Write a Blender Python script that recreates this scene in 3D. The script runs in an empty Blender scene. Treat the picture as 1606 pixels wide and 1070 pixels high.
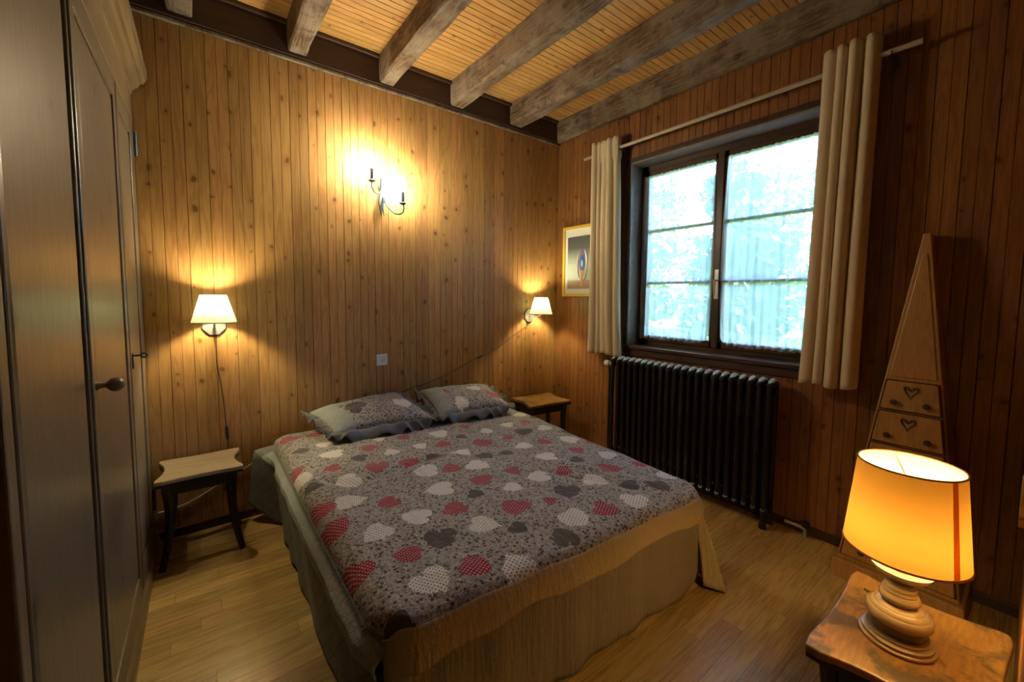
import bpy, bmesh, math, random
from mathutils import Vector, Matrix, noise as mn
random.seed(7)
sc = bpy.context.scene
COL = sc.collection
PI = math.pi

# ------------------------------------------------------------------ camera
FPX, CX, CY = 633.68, 803.0, 509.28
yaw, pit, rol = math.radians(37.387), math.radians(3.957), math.radians(0.493)
CAMZ = 1.35
Fv = Vector((math.sin(yaw)*math.cos(pit), math.cos(yaw)*math.cos(pit), -math.sin(pit)))
r0 = Vector((math.cos(yaw), -math.sin(yaw), 0)); u0 = r0.cross(Fv)
Rv = r0*math.cos(rol)+u0*math.sin(rol); Uv = -r0*math.sin(rol)+u0*math.cos(rol)
cam_data = bpy.data.cameras.new('camera'); cam = bpy.data.objects.new('camera', cam_data); COL.objects.link(cam)
M3 = Matrix((Rv, Uv, -Fv)).transposed()
cam.matrix_world = Matrix.Translation((0, 0, CAMZ)) @ M3.to_4x4()
cam_data.sensor_width = 36.0; cam_data.lens = FPX*36/1606
cam_data.shift_x = 0.0; cam_data.shift_y = (CY-535)/1606
cam_data.clip_start = 0.02
sc.camera = cam

def onz(x, y, z):
    d = Fv+Rv*((x-CX)/FPX)-Uv*((y-CY)/FPX)
    return Vector((0, 0, CAMZ))+d*((z-CAMZ)/d.z)

# ------------------------------------------------------------------ world, exposure
w = bpy.data.worlds.new('world'); sc.world = w; w.use_nodes = True
wn = w.node_tree; wn.nodes.clear()
sky = wn.nodes.new('ShaderNodeTexSky'); sky.sky_type = 'NISHITA'; sky.sun_disc = False
sky.sun_elevation = math.radians(38); sky.sun_rotation = math.radians(200); sky.air_density = 1.0; sky.dust_density = 2.5
bg = wn.nodes.new('ShaderNodeBackground'); bg.inputs[1].default_value = 3.1
wo = wn.nodes.new('ShaderNodeOutputWorld')
tint = wn.nodes.new('ShaderNodeMix'); tint.data_type = 'RGBA'; tint.blend_type = 'MULTIPLY'; tint.inputs[0].default_value = 1; tint.inputs[7].default_value = (.90, .97, 1.07, 1)
wn.links.new(sky.outputs[0], tint.inputs[6]); wn.links.new(tint.outputs[2], bg.inputs[0]); wn.links.new(bg.outputs[0], wo.inputs[0])
sun_d = bpy.data.lights.new('sun', 'SUN'); sun_d.energy = 3.0; sun_d.angle = 0.02; sun_d.color = (1, .95, .85)
sun = bpy.data.objects.new('sun', sun_d); COL.objects.link(sun); sun.location = (0, -3, 9)
sun.rotation_euler = Vector((0.55, 0.30, -0.78)).to_track_quat('-Z', 'Y').to_euler()
sc.view_settings.view_transform = 'Standard'; sc.view_settings.look = 'None'
sc.view_settings.gamma = 1; sc.view_settings.use_curve_mapping = False
sc.view_settings.exposure = 1.2
sc.cycles.max_bounces = 8; sc.cycles.diffuse_bounces = 5; sc.cycles.glossy_bounces = 4
sc.cycles.transparent_max_bounces = 12; sc.cycles.sample_clamp_indirect = 6
sc.cycles.use_denoising = True
sc.cycles.caustics_reflective = False; sc.cycles.caustics_refractive = False

W_CHAND, W_SCONCE, W_TABLE = 230.0, 520.0, 82.0
C_CHAND, C_SCONCE, C_TABLE = (1.0, .91, .64), (1.0, .83, .44), (1.0, .62, .215)

# ------------------------------------------------------------------ helpers
D, W = 2.851, 2.721          # back wall y, right wall x
FRONT = -0.018               # near wall
CEIL = 2.97

class MB:
    def __init__(s): s.v = []; s.f = []; s.m = []
    def add(s, vs, fs, mi=0):
        b = len(s.v); s.v += [tuple(p) for p in vs]
        s.f += [tuple(i+b for i in f) for f in fs]; s.m += [mi]*len(fs); return s
    def box(s, x0, y0, z0, x1, y1, z1, mi=0):
        x0, x1 = min(x0, x1), max(x0, x1); y0, y1 = min(y0, y1), max(y0, y1); z0, z1 = min(z0, z1), max(z0, z1)
        vs = [(x, y, z) for z in (z0, z1) for y in (y0, y1) for x in (x0, x1)]
        return s.add(vs, [(0, 2, 3, 1), (4, 5, 7, 6), (0, 1, 5, 4), (2, 6, 7, 3), (0, 4, 6, 2), (1, 3, 7, 5)], mi)
    def tube(s, pts, r, n=10, caps=True, mi=0, flat=1.0):
        pts = [Vector(p) for p in pts]; rs = r if isinstance(r, (list, tuple)) else [r]*len(pts)
        vs = []; fs = []; prev = None
        for i, p in enumerate(pts):
            t = (pts[min(i+1, len(pts)-1)]-pts[max(i-1, 0)]).normalized()
            if prev is None:
                a = Vector((0, 0, 1)) if abs(t.z) < .9 else Vector((1, 0, 0)); a = (a-t*a.dot(t)).normalized()
            else:
                a = (prev-t*prev.dot(t)).normalized()
            prev = a; b = t.cross(a)
            for k in range(n):
                an = 2*PI*k/n; vs.append(p+a*math.cos(an)*rs[i]+b*math.sin(an)*rs[i]*flat)
        for i in range(len(pts)-1):
            for k in range(n):
                fs.append((i*n+k, i*n+(k+1) % n, (i+1)*n+(k+1) % n, (i+1)*n+k))
        if caps:
            fs.append(tuple(reversed(range(n)))); fs.append(tuple(range((len(pts)-1)*n, len(pts)*n)))
        return s.add(vs, fs, mi)
    def lathe(s, prof, c=(0, 0, 0), n=32, mi=0, axis='z', caps=True):
        vs = []; fs = []
        for r, h in prof:
            for k in range(n):
                a = 2*PI*k/n
                p = (r*math.cos(a), r*math.sin(a), h)
                if axis == 'y': p = (r*math.cos(a), h, r*math.sin(a))
                if axis == 'x': p = (h, r*math.cos(a), r*math.sin(a))
                vs.append((p[0]+c[0], p[1]+c[1], p[2]+c[2]))
        m = len(prof)
        for i in range(m-1):
            for k in range(n):
                fs.append((i*n+k, i*n+(k+1) % n, (i+1)*n+(k+1) % n, (i+1)*n+k))
        if caps:
            if prof[0][0] > 1e-6: fs.append(tuple(reversed(range(n))))
            if prof[-1][0] > 1e-6: fs.append(tuple(range((m-1)*n, m*n)))
        return s.add(vs, fs, mi)
    def prism(s, outline, axis, a, b, mi=0):
        """outline: 2D points; extruded along axis from a to b"""
        n = len(outline)
        def P(p, h):
            if axis == 'z': return (p[0], p[1], h)
            if axis == 'x': return (h, p[0], p[1])
            return (p[0], h, p[1])
        vs = [P(p, a) for p in outline]+[P(p, b) for p in outline]
        fs = [tuple(range(n)), tuple(reversed(range(n, 2*n)))]+[(i, i+n, (i+1) % n+n, (i+1) % n) for i in range(n)]
        return s.add(vs, fs, mi)
    def grid(s, fn, nu, nv, mi=0):
        vs = [fn(i/nu, j/nv) for j in range(nv+1) for i in range(nu+1)]
        fs = [(j*(nu+1)+i, j*(nu+1)+i+1, (j+1)*(nu+1)+i+1, (j+1)*(nu+1)+i) for j in range(nv) for i in range(nu)]
        return s.add(vs, fs, mi)

def tag(o, label=None, cat=None, group=None, kind=None):
    if label: o['label'] = label
    if cat: o['category'] = cat
    if group: o['group'] = group
    if kind: o['kind'] = kind
    return o

def build(name, mb, mats, parent=None, smooth=False, bevel=0, seg=2, solid=0, sub=0, flip=False, weld=False):
    me = bpy.data.meshes.new(name); me.from_pydata(mb.v, [], mb.f)
    if not isinstance(mats, (list, tuple)): mats = [mats]
    for m in mats: me.materials.append(m)
    for p, mi in zip(me.polygons, mb.m): p.material_index = mi
    bm = bmesh.new(); bm.from_mesh(me)
    if weld: bmesh.ops.remove_doubles(bm, verts=bm.verts, dist=1e-5)
    if not flip: bmesh.ops.recalc_face_normals(bm, faces=bm.faces)
    bm.to_mesh(me); bm.free()
    o = bpy.data.objects.new(name, me); COL.objects.link(o)
    if parent is not None: o.parent = parent
    if smooth:
        for p in me.polygons: p.use_smooth = True
        if smooth != 'all':
            try: me.set_sharp_from_angle(angle=math.radians(38))
            except Exception: pass
    if sub:
        m = o.modifiers.new('s', 'SUBSURF'); m.levels = sub; m.render_levels = sub
    if solid:
        m = o.modifiers.new('t', 'SOLIDIFY'); m.thickness = solid; m.offset = 0
    if bevel:
        m = o.modifiers.new('b', 'BEVEL'); m.width = bevel; m.segments = seg; m.limit_method = 'ANGLE'; m.angle_limit = math.radians(35)
    return o

def thing(name, loc, label, cat, group=None, rz=0):
    o = bpy.data.objects.new(name, None); COL.objects.link(o); o.location = loc; o.rotation_euler = (0, 0, rz)
    o.empty_display_size = .05
    return tag(o, label, cat, group)

def copy_tree(o, parent=None):
    c = o.copy(); COL.objects.link(c)
    if parent is not None: c.parent = parent
    for ch in list(o.children): copy_tree(ch, c)
    return c

# ------------------------------------------------------------------ materials
class NT:
    def __init__(s, name):
        s.m = bpy.data.materials.new(name); s.m.use_nodes = True; s.t = s.m.node_tree; s.t.nodes.clear()
        s.out = s.t.nodes.new('ShaderNodeOutputMaterial')
    def n(s, typ, **kw):
        nd = s.t.nodes.new('ShaderNode'+typ)
        for k, v in kw.items():
            if k.startswith('i_'):
                key = k[2:]; key = int(key) if key.isdigit() else key.replace('_', ' ')
                s.set(nd.inputs[key], v)
            else: setattr(nd, k, v)
        return nd
    def set(s, inp, v):
        if isinstance(v, bpy.types.NodeSocket): s.t.links.new(v, inp)
        elif isinstance(v, bpy.types.Node): s.t.links.new(v.outputs[0], inp)
        elif isinstance(v, (tuple, list)) and len(v) == 3 and inp.type == 'RGBA': inp.default_value = (*v, 1)
        else: inp.default_value = v
    def math(s, op, a, b=0.0, c=None):
        nd = s.t.nodes.new('ShaderNodeMath'); nd.operation = op
        s.set(nd.inputs[0], a); s.set(nd.inputs[1], b)
        if c is not None: s.set(nd.inputs[2], c)
        return nd.outputs[0]
    def mix(s, f, a, b, mode='MIX'):
        nd = s.t.nodes.new('ShaderNodeMix'); nd.data_type = 'RGBA'; nd.blend_type = mode
        s.set(nd.inputs[0], f); s.set(nd.inputs[6], a); s.set(nd.inputs[7], b); return nd.outputs[2]
    def ramp(s, f, stops):
        nd = s.t.nodes.new('ShaderNodeValToRGB'); s.set(nd.inputs[0], f)
        e = nd.color_ramp.elements
        while len(e) < len(stops): e.new(.5)
        for i, (p, c) in enumerate(stops):
            e[i].position = p; e[i].color = (*c, 1) if isinstance(c, (tuple, list)) else (c, c, c, 1)
        return nd.outputs[0]
    def noise(s, vec, scale, detail=3, rough=.5, dist=0):
        nd = s.t.nodes.new('ShaderNodeTexNoise'); s.set(nd.inputs['Vector'], vec)
        nd.inputs['Scale'].default_value = scale; nd.inputs['Detail'].default_value = detail
        nd.inputs['Roughness'].default_value = rough; nd.inputs['Distortion'].default_value = dist; return nd.outputs['Fac']
    def comb(s, x, y, z):
        nd = s.t.nodes.new('ShaderNodeCombineXYZ'); s.set(nd.inputs[0], x); s.set(nd.inputs[1], y); s.set(nd.inputs[2], z); return nd.outputs[0]
    def coord(s):
        c = s.t.nodes.new('ShaderNodeTexCoord'); sp = s.t.nodes.new('ShaderNodeSeparateXYZ')
        s.t.links.new(c.outputs['Object'], sp.inputs[0]); return c.outputs['Object'], sp.outputs
    def bsdf(s, color, rough=.5, bump=None, bstr=.3, bdist=.01, metal=0, spec=None, coat=0, crough=.1, sheen=0, **kw):
        b = s.n('BsdfPrincipled'); s.set(b.inputs['Base Color'], color); s.set(b.inputs['Roughness'], rough)
        b.inputs['Metallic'].default_value = metal
        if spec is not None: b.inputs['Specular IOR Level'].default_value = spec
        if coat: b.inputs['Coat Weight'].default_value = coat; b.inputs['Coat Roughness'].default_value = crough
        if sheen: b.inputs['Sheen Weight'].default_value = sheen
        if bump is not None:
            bp = s.n('Bump'); bp.inputs['Strength'].default_value = bstr; bp.inputs['Distance'].default_value = bdist
            s.set(bp.inputs['Height'], bump); s.t.links.new(bp.outputs[0], b.inputs['Normal'])
        s.t.links.new(b.outputs[0], s.out.inputs[0]); return b

def wood(name, across, along, width, phase, c_dark, c_mid, c_light, rough=.35, knots=.5, vary=.35, grain=1.0,
         coat=0, bstr=.15, seam=0.0, length=0, hue=0, kscale=1.0, spec=.5):
    """planks: across/along axis index 0..2, board width; grain runs along"""
    t = NT(name); _, xyz = t.coord()
    third = 3-across-along
    U, V, T = xyz[across], xyz[along], xyz[third]
    q = t.math('DIVIDE', t.math('SUBTRACT', U, phase), width)
    idn = t.math('FLOOR', q); fr = t.math('SUBTRACT', q, idn)
    if length:
        wn0 = t.n('TexWhiteNoise', noise_dimensions='1D'); t.set(wn0.inputs['W'], idn)
        v2 = t.math('ADD', t.math('DIVIDE', V, length), t.math('MULTIPLY', wn0.outputs['Value'], 5.0))
        vid = t.math('FLOOR', v2); vfr = t.math('SUBTRACT', v2, vid)
        idn2 = t.math('ADD', t.math('MULTIPLY', idn, 17.3), t.math('MULTIPLY', vid, 3.7))
    else: idn2 = idn
    wn = t.n('TexWhiteNoise', noise_dimensions='1D'); t.set(wn.inputs['W'], idn2); rnd = wn.outputs['Value']
    off = t.math('MULTIPLY', rnd, 37.0)
    vec = t.comb(t.math('MULTIPLY', U, 1.0), t.math('ADD', t.math('MULTIPLY', V, .09), off), T)
    n1 = t.noise(vec, 16*grain, 3, .55, .4)
    rings = t.math('MULTIPLY', t.math('ADD', t.math('SINE', t.math('MULTIPLY', n1, 42.0)), 1.0), .5)
    vec2 = t.comb(U, t.math('ADD', t.math('MULTIPLY', V, .03), off), T)
    fine = t.noise(vec2, 160*grain, 2, .6)
    g = t.math('ADD', t.math('ADD', t.math('MULTIPLY', rings, .22), .17), t.math('MULTIPLY', fine, .44))
    col = t.ramp(g, [(.18, c_dark), (.5, c_mid), (.85, c_light)])
    val = t.math('ADD', 1-vary/2, t.math('MULTIPLY', rnd, vary))
    col = t.mix(1.0, col, t.comb(val, val, val), 'MULTIPLY')
    if hue:
        wn3 = t.n('TexWhiteNoise', noise_dimensions='1D'); t.set(wn3.inputs['W'], t.math('ADD', idn2, 91.0))
        hs = t.n('HueSaturation'); t.set(hs.inputs['Hue'], t.math('ADD', .5-hue/2, t.math('MULTIPLY', wn3.outputs['Value'], hue))); t.set(hs.inputs['Color'], col)
        col = hs.outputs[0]
    if knots:
        vo = t.n('TexVoronoi', voronoi_dimensions='2D'); vo.inputs['Scale'].default_value = 1.0
        wob = t.noise(t.comb(U, V, T), 20, 3); wob2 = t.noise(t.comb(V, T, U), 24, 3)
        kv = t.comb(t.math('MULTIPLY', t.math('ADD', U, t.math('MULTIPLY', wob, .035)), 11.0*kscale), t.math('ADD', t.math('MULTIPLY', t.math('ADD', V, t.math('MULTIPLY', wob2, .05)), 8.5*kscale), t.math('MULTIPLY', off, .1)), 0.0)
        t.set(vo.inputs['Vector'], kv)
        sp = t.n('SeparateColor'); t.t.links.new(vo.outputs['Color'], sp.inputs[0])
        rad = t.math('MULTIPLY', t.math('POWER', t.math('MAXIMUM', t.math('SUBTRACT', sp.outputs[0], 1-knots), 0.0), 1.3), .17/knots**1.3)
        k = t.n('MapRange', interpolation_type='SMOOTHSTEP'); t.set(k.inputs['Value'], vo.outputs['Distance'])
        t.set(k.inputs['From Min'], t.math('MULTIPLY', rad, .5)); t.set(k.inputs['From Max'], t.math('ADD', rad, .006))
        k.inputs['To Min'].default_value = 1; k.inputs['To Max'].default_value = 0
        kk = t.math('MULTIPLY', k.outputs[0], t.math('GREATER_THAN', rad, .02))
        kd = tuple(c*.34 for c in c_dark)
        hl = t.n('MapRange', interpolation_type='SMOOTHSTEP'); t.set(hl.inputs['Value'], vo.outputs['Distance'])
        t.set(hl.inputs['From Min'], rad); t.set(hl.inputs['From Max'], t.math('ADD', t.math('MULTIPLY', rad, 2.6), .02))
        hl.inputs['To Min'].default_value = 1; hl.inputs['To Max'].default_value = 0
        hh = t.math('MULTIPLY', t.math('MULTIPLY', hl.outputs[0], t.math('GREATER_THAN', rad, .02)), t.math('ADD', .15, t.math('MULTIPLY', rings, .4)))
        col = t.mix(hh, col, c_dark)
        col = t.mix(t.math('MULTIPLY', kk, .8), col, kd)
    h = g
    if seam:
        e = t.math('MINIMUM', fr, t.math('SUBTRACT', 1.0, fr))
        s1 = t.math('LESS_THAN', e, seam/width)
        if length:
            e2 = t.math('MINIMUM', vfr, t.math('SUBTRACT', 1.0, vfr))
            s1 = t.math('MAXIMUM', s1, t.math('LESS_THAN', e2, seam/length))
        col = t.mix(t.math('MULTIPLY', s1, .55), col, tuple(c*.25 for c in c_dark))
        h = t.math('SUBTRACT', t.math('MULTIPLY', g, .3), s1)
    rr = t.math('ADD', rough-.06, t.math('MULTIPLY', fine, .14))
    t.bsdf(col, rr, h, bstr, .002, coat=coat, crough=.15, spec=spec)
    return t.m

def plain(name, col, rough=.5, metal=0, nz=0, nscale=40, bstr=.2, bdist=.003, spec=None, sheen=0, coat=0):
    t = NT(name); co, _ = t.coord()
    c = col; b = None
    if nz:
        n = t.noise(co, nscale, 4, .6)
        c = t.mix(t.math('MULTIPLY', n, nz), col, tuple(x*.35 for x in col)); b = n
    t.bsdf(c, rough, b, bstr, bdist, metal=metal, spec=spec, sheen=sheen, coat=coat)
    return t.m

def emit(name, col, strength):
    t = NT(name); e = t.n('Emission'); t.set(e.inputs[0], col); e.inputs[1].default_value = strength
    t.t.links.new(e.outputs[0], t.out.inputs[0]); return t.m

M = {}
PD, PM, PL = (.27, .125, .038), (.44, .235, .080), (.54, .315, .125)
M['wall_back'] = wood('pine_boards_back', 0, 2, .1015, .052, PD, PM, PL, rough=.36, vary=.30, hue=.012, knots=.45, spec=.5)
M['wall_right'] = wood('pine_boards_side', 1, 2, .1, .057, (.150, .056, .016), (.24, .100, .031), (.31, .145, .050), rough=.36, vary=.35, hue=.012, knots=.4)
M['ceil'] = wood('pine_ceiling', 1, 0, .0455, 0, (.40, .20, .055), (.58, .33, .11), (.66, .41, .16), rough=.42, vary=.25, knots=.3, kscale=1.2)
M['floor'] = wood('parquet', 1, 0, .082, 0, (.31, .185, .058), (.51, .335, .118), (.62, .435, .185), rough=.27, vary=.42, knots=0, seam=.0014, length=.62, hue=.02, bstr=.12)
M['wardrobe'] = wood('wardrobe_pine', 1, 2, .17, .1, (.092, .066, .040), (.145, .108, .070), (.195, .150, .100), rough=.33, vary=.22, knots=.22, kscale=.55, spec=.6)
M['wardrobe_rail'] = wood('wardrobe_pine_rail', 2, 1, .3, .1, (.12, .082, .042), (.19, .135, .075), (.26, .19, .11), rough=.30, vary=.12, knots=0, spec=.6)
M['darkwood'] = wood('dark_stained_wood', 2, 1, .5, .1, (.035, .016, .009), (.062, .030, .017), (.09, .047, .028), rough=.33, vary=.1, knots=0)
M['darkwood_v'] = wood('dark_stained_wood_upright', 1, 2, .5, .1, (.035, .016, .009), (.062, .030, .017), (.09, .047, .028), rough=.33, vary=.1, knots=0)
M['plate'] = wood('wall_plate_wood', 2, 0, .5, .1, (.028, .012, .008), (.048, .02, .013), (.07, .03, .02), rough=.55, vary=.1, knots=0)
M['black_wood'] = plain('blackened_wood', (.012, .008, .006), .45, nz=.5, nscale=25)
M['iron'] = plain('iron_paint', (.008, .007, .0065), .36, nz=.3, nscale=60)
M['cap'] = plain('painted_top_highlight', (.74, .80, .90), .35)  # bluish daylight highlight on the radiator tops, put into the colour
M['wrought'] = plain('wrought_iron', (.10, .13, .16), .38, metal=.7, nz=.3, nscale=80)
M['steel'] = plain('brushed_metal', (.62, .60, .62), .32, metal=.9)
M['black_plastic'] = plain('black_plastic', (.02, .02, .02), .4)
M['white_plastic'] = plain('white_plastic', (.78, .80, .84), .35)
M['brass'] = plain('brass', (.62, .47, .18), .3, metal=.8)
M['cord_dark'] = plain('brown_cord', (.09, .045, .02), .5)
M['cord_white'] = plain('pale_cord', (.60, .55, .48), .5)
M['rod'] = plain('pale_rod', (.50, .40, .28), .4, nz=.2, nscale=30)

def beam_mat():
    t = NT('old_beam_wood'); _, x = t.coord()
    info = t.n('ObjectInfo')
    off = t.math('MULTIPLY', info.outputs['Random'], 20.0)
    v = t.comb(t.math('ADD', x[0], off), t.math('MULTIPLY', x[1], .10), x[2])
    n1 = t.noise(v, 22, 4, .6, .3)
    rings = t.math('ADD', t.math('MULTIPLY', t.math('SINE', t.math('MULTIPLY', n1, 34.0)), .5), .5)
    patch = t.noise(t.comb(t.math('ADD', x[0], off), x[1], x[2]), 5, 4, .65)
    fine = t.noise(t.comb(x[0], t.math('MULTIPLY', x[1], .03), x[2]), 150, 2)
    g = t.math('ADD', t.math('MULTIPLY', rings, .4), t.math('MULTIPLY', fine, .6))
    col = t.ramp(g, [(.15, (.055, .032, .020)), (.5, (.13, .085, .052)), (.85, (.23, .16, .105))])
    col = t.mix(t.ramp(patch, [(.42, 0.0), (.62, .75)]), col, (.27, .22, .17))
    sp2 = t.noise(t.comb(t.math('ADD', x[0], off), x[1], x[2]), 13, 3, .6)
    col = t.mix(t.ramp(sp2, [(.60, 0.0), (.70, .7)]), col, (.05, .035, .025))
    t.bsdf(col, .72, t.math('ADD', g, t.math('MULTIPLY', patch, .8)), .5, .006, spec=.3)
    return t.m
M['beam'] = beam_mat()

def worn_top():
    t = NT('worn_varnish_top'); co, x = t.coord()
    n = t.noise(co, 9, 5, .65, .5); n2 = t.noise(t.comb(t.math('MULTIPLY', x[0], .15), x[1], x[2]), 120, 3, .6)
    base = t.ramp(n2, [(.25, (.25, .125, .030)), (.7, (.40, .215, .060))])
    col = t.mix(t.ramp(n, [(.50, 0.0), (.60, .85)]), base, (.085, .065, .035))
    t.bsdf(col, .33, n, .15, .003); return t.m
M['worn'] = worn_top()
M['pale_top'] = wood('pale_table_top', 1, 0, .2, .05, (.30, .21, .12), (.42, .31, .19), (.52, .40, .26), rough=.38, vary=.15, knots=0)
M['obelisk'] = wood('light_varnished_wood', 1, 2, .09, 0, (.34, .18, .055), (.45, .25, .085), (.53, .31, .12), rough=.4, vary=.12, knots=0)
M['obelisk_line'] = plain('groove_stain', (.075, .035, .012), .5)
M['turned'] = plain('turned_pale_wood', (.42, .30, .16), .25, nz=.5, nscale=12, bstr=.1)
M['turned_dark'] = plain('turned_dark_band', (.085, .045, .025), .3, nz=.3, nscale=12)

def cloth_shade(name, col, tr=.6, ns=300):
    t = NT(name); co, _ = t.coord()
    n = t.noise(co, ns, 2); n2 = t.noise(co, 14, 3)
    c = t.mix(t.math('MULTIPLY', n2, .35), col, tuple(x*.72 for x in col))
    geo = t.n('NewGeometry'); ci = t.mix(geo.outputs['Backfacing'], c, (.86, .82, .70))
    d = t.n('BsdfDiffuse'); t.set(d.inputs[0], ci); tl = t.n('BsdfTranslucent'); t.set(tl.inputs[0], c)
    mx = t.n('MixShader'); mx.inputs[0].default_value = tr
    t.t.links.new(d.outputs[0], mx.inputs[1]); t.t.links.new(tl.outputs[0], mx.inputs[2]); t.t.links.new(mx.outputs[0], t.out.inputs[0])
    return t.m
M['shade_cream'] = cloth_shade('cream_shade', (.60, .70, .52), .075)
M['shade_gold'] = cloth_shade('gold_parchment_shade', (.80, .44, .085), .095, 40)
M['shade_strip'] = cloth_shade('shade_seam', (.80, .30, .03), .30, 40)
M['shade_trim'] = plain('shade_binding', (.32, .16, .05), .6)
M['curtain'] = (lambda t: (t.bsdf(t.mix(t.noise(t.coord()[0], 400, 2), (.70, .59, .41), (.60, .49, .32)), .85, t.noise(t.coord()[0], 500, 2), .25, .001, sheen=.3), t.m)[1])(NT('ecru_curtain_cloth'))

def sheer_mat():
    t = NT('sheer_voile'); co, x = t.coord()
    att = t.n('Attribute', attribute_name='lace'); dens = att.outputs['Fac']
    vo = t.n('TexVoronoi', voronoi_dimensions='2D'); t.set(vo.inputs['Vector'], t.comb(t.math('MULTIPLY', x[1], 85), t.math('MULTIPLY', x[2], 85), 0.0)); vo.inputs['Scale'].default_value = 1
    hole = t.math('LESS_THAN', vo.outputs['Distance'], .28)
    lace = t.math('MULTIPLY', dens, t.math('SUBTRACT', 1.0, hole))
    tr = t.n('BsdfTransparent'); d = t.n('BsdfDiffuse'); tl = t.n('BsdfTranslucent')
    t.set(d.inputs[0], (.82, .86, .90)); t.set(tl.inputs[0], (.55, .64, .70)); t.set(tr.inputs[0], (1, 1, 1))
    m1 = t.n('MixShader'); m1.inputs[0].default_value = .62
    t.t.links.new(d.outputs[0], m1.inputs[1]); t.t.links.new(tl.outputs[0], m1.inputs[2])
    m2 = t.n('MixShader'); t.set(m2.inputs[0], t.math('ADD', .75, t.math('MULTIPLY', lace, .22)))
    t.t.links.new(tr.outputs[0], m2.inputs[1]); t.t.links.new(m1.outputs[0], m2.inputs[2]); t.t.links.new(m2.outputs[0], t.out.inputs[0])
    return t.m
M['sheer'] = sheer_mat()

def glass_mat():
    t = NT('window_glass'); tr = t.n('BsdfTransparent'); g = t.n('BsdfGlossy'); g.inputs['Roughness'].default_value = .02
    t.set(tr.inputs[0], (.94, .97, .96)); fz = t.n('Fresnel'); fz.inputs[0].default_value = 1.45
    mx = t.n('MixShader'); t.t.links.new(fz.outputs[0], mx.inputs[0]); t.t.links.new(tr.outputs[0], mx.inputs[1]); t.t.links.new(g.outputs[0], mx.inputs[2])
    t.t.links.new(mx.outputs[0], t.out.inputs[0]); return t.m
M['glass'] = glass_mat()

def quilt_mat():
    t = NT('heart_print_quilt'); co, x = t.coord()
    a = t.n('Attribute', attribute_name='heart'); sp = t.n('SeparateXYZ'); t.t.links.new(a.outputs['Vector'], sp.inputs[0])
    px, py, ty = sp.outputs
    wob = t.noise(co, 60, 2)
    x2 = t.math('MULTIPLY', px, px); y2 = t.math('MULTIPLY', py, py)
    q = t.math('SUBTRACT', t.math('ADD', x2, y2), 1.0)
    hv = t.math('SUBTRACT', t.math('POWER', q, 3.0), t.math('MULTIPLY', x2, t.math('MULTIPLY', y2, py)))
    q3 = t.math('MULTIPLY', q, t.math('MULTIPLY', q, q))
    hv = t.math('SUBTRACT', q3, t.math('MULTIPLY', x2, t.math('MULTIPLY', y2, py)))
    inside = t.math('LESS_THAN', hv, t.math('MULTIPLY', t.math('SUBTRACT', wob, .5), .14))
    # ground: dots and scrolls
    def vor(scale, feat='F1'):
        v = t.n('TexVoronoi', voronoi_dimensions='3D', feature=feat); t.set(v.inputs['Vector'], co); v.inputs['Scale'].default_value = scale; return v.outputs['Distance']
    v1 = vor(56); wv = t.noise(co, 95, 2, .5, 1.2); lines = t.ramp(wv, [(.42, 0.0), (.48, 1.0), (.54, 1.0), (.60, 0.0)])
    ground = t.mix(lines, (.19, .175, .165), (.52, .50, .48))
    ground = t.mix(t.ramp(v1, [(.25, 1.0), (.38, 0.0)]), ground, (.035, .03, .03))
    big = t.noise(co, 7, 3); ground = t.mix(t.math('MULTIPLY', big, .35), ground, (.24, .225, .215))
    # dot lattice used inside the hearts
    ang = .5; c_, s_ = math.cos(ang), math.sin(ang)
    gx = t.math('ADD', t.math('MULTIPLY', x[0], c_*85), t.math('MULTIPLY', x[1], s_*85)); gy = t.math('SUBTRACT', t.math('MULTIPLY', x[1], c_*85), t.math('MULTIPLY', x[0], s_*85))
    fx = t.math('SUBTRACT', t.math('FRACT', gx), .5); fy = t.math('SUBTRACT', t.math('FRACT', gy), .5)
    dd = t.math('SQRT', t.math('ADD', t.math('MULTIPLY', fx, fx), t.math('MULTIPLY', fy, fy)))
    dot = t.ramp(dd, [(.20, 1.0), (.30, 0.0)])
    red = t.mix(dot, (.27, .012, .035), (.62, .42, .42)); wht = t.mix(dot, (.76, .75, .73), (.18, .16, .16)); gry = t.mix(t.math('MULTIPLY', wob, .4), (.085, .075, .078), (.16, .14, .14))
    is2 = t.math('GREATER_THAN', ty, 1.5); is3 = t.math('GREATER_THAN', ty, 2.5); is1 = t.math('GREATER_THAN', ty, .5)
    hc = t.mix(is2, red, wht); hc = t.mix(is3, hc, gry)
    col = t.mix(t.math('MULTIPLY', inside, is1), ground, hc)
    bump = t.math('ADD', t.math('MULTIPLY', t.noise(co, 36, 3, .6), 1.0), t.math('MULTIPLY', inside, .15))
    t.bsdf(col, .85, bump, .75, .014, spec=.2, sheen=.15); return t.m
M['quilt'] = quilt_mat()

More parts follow.
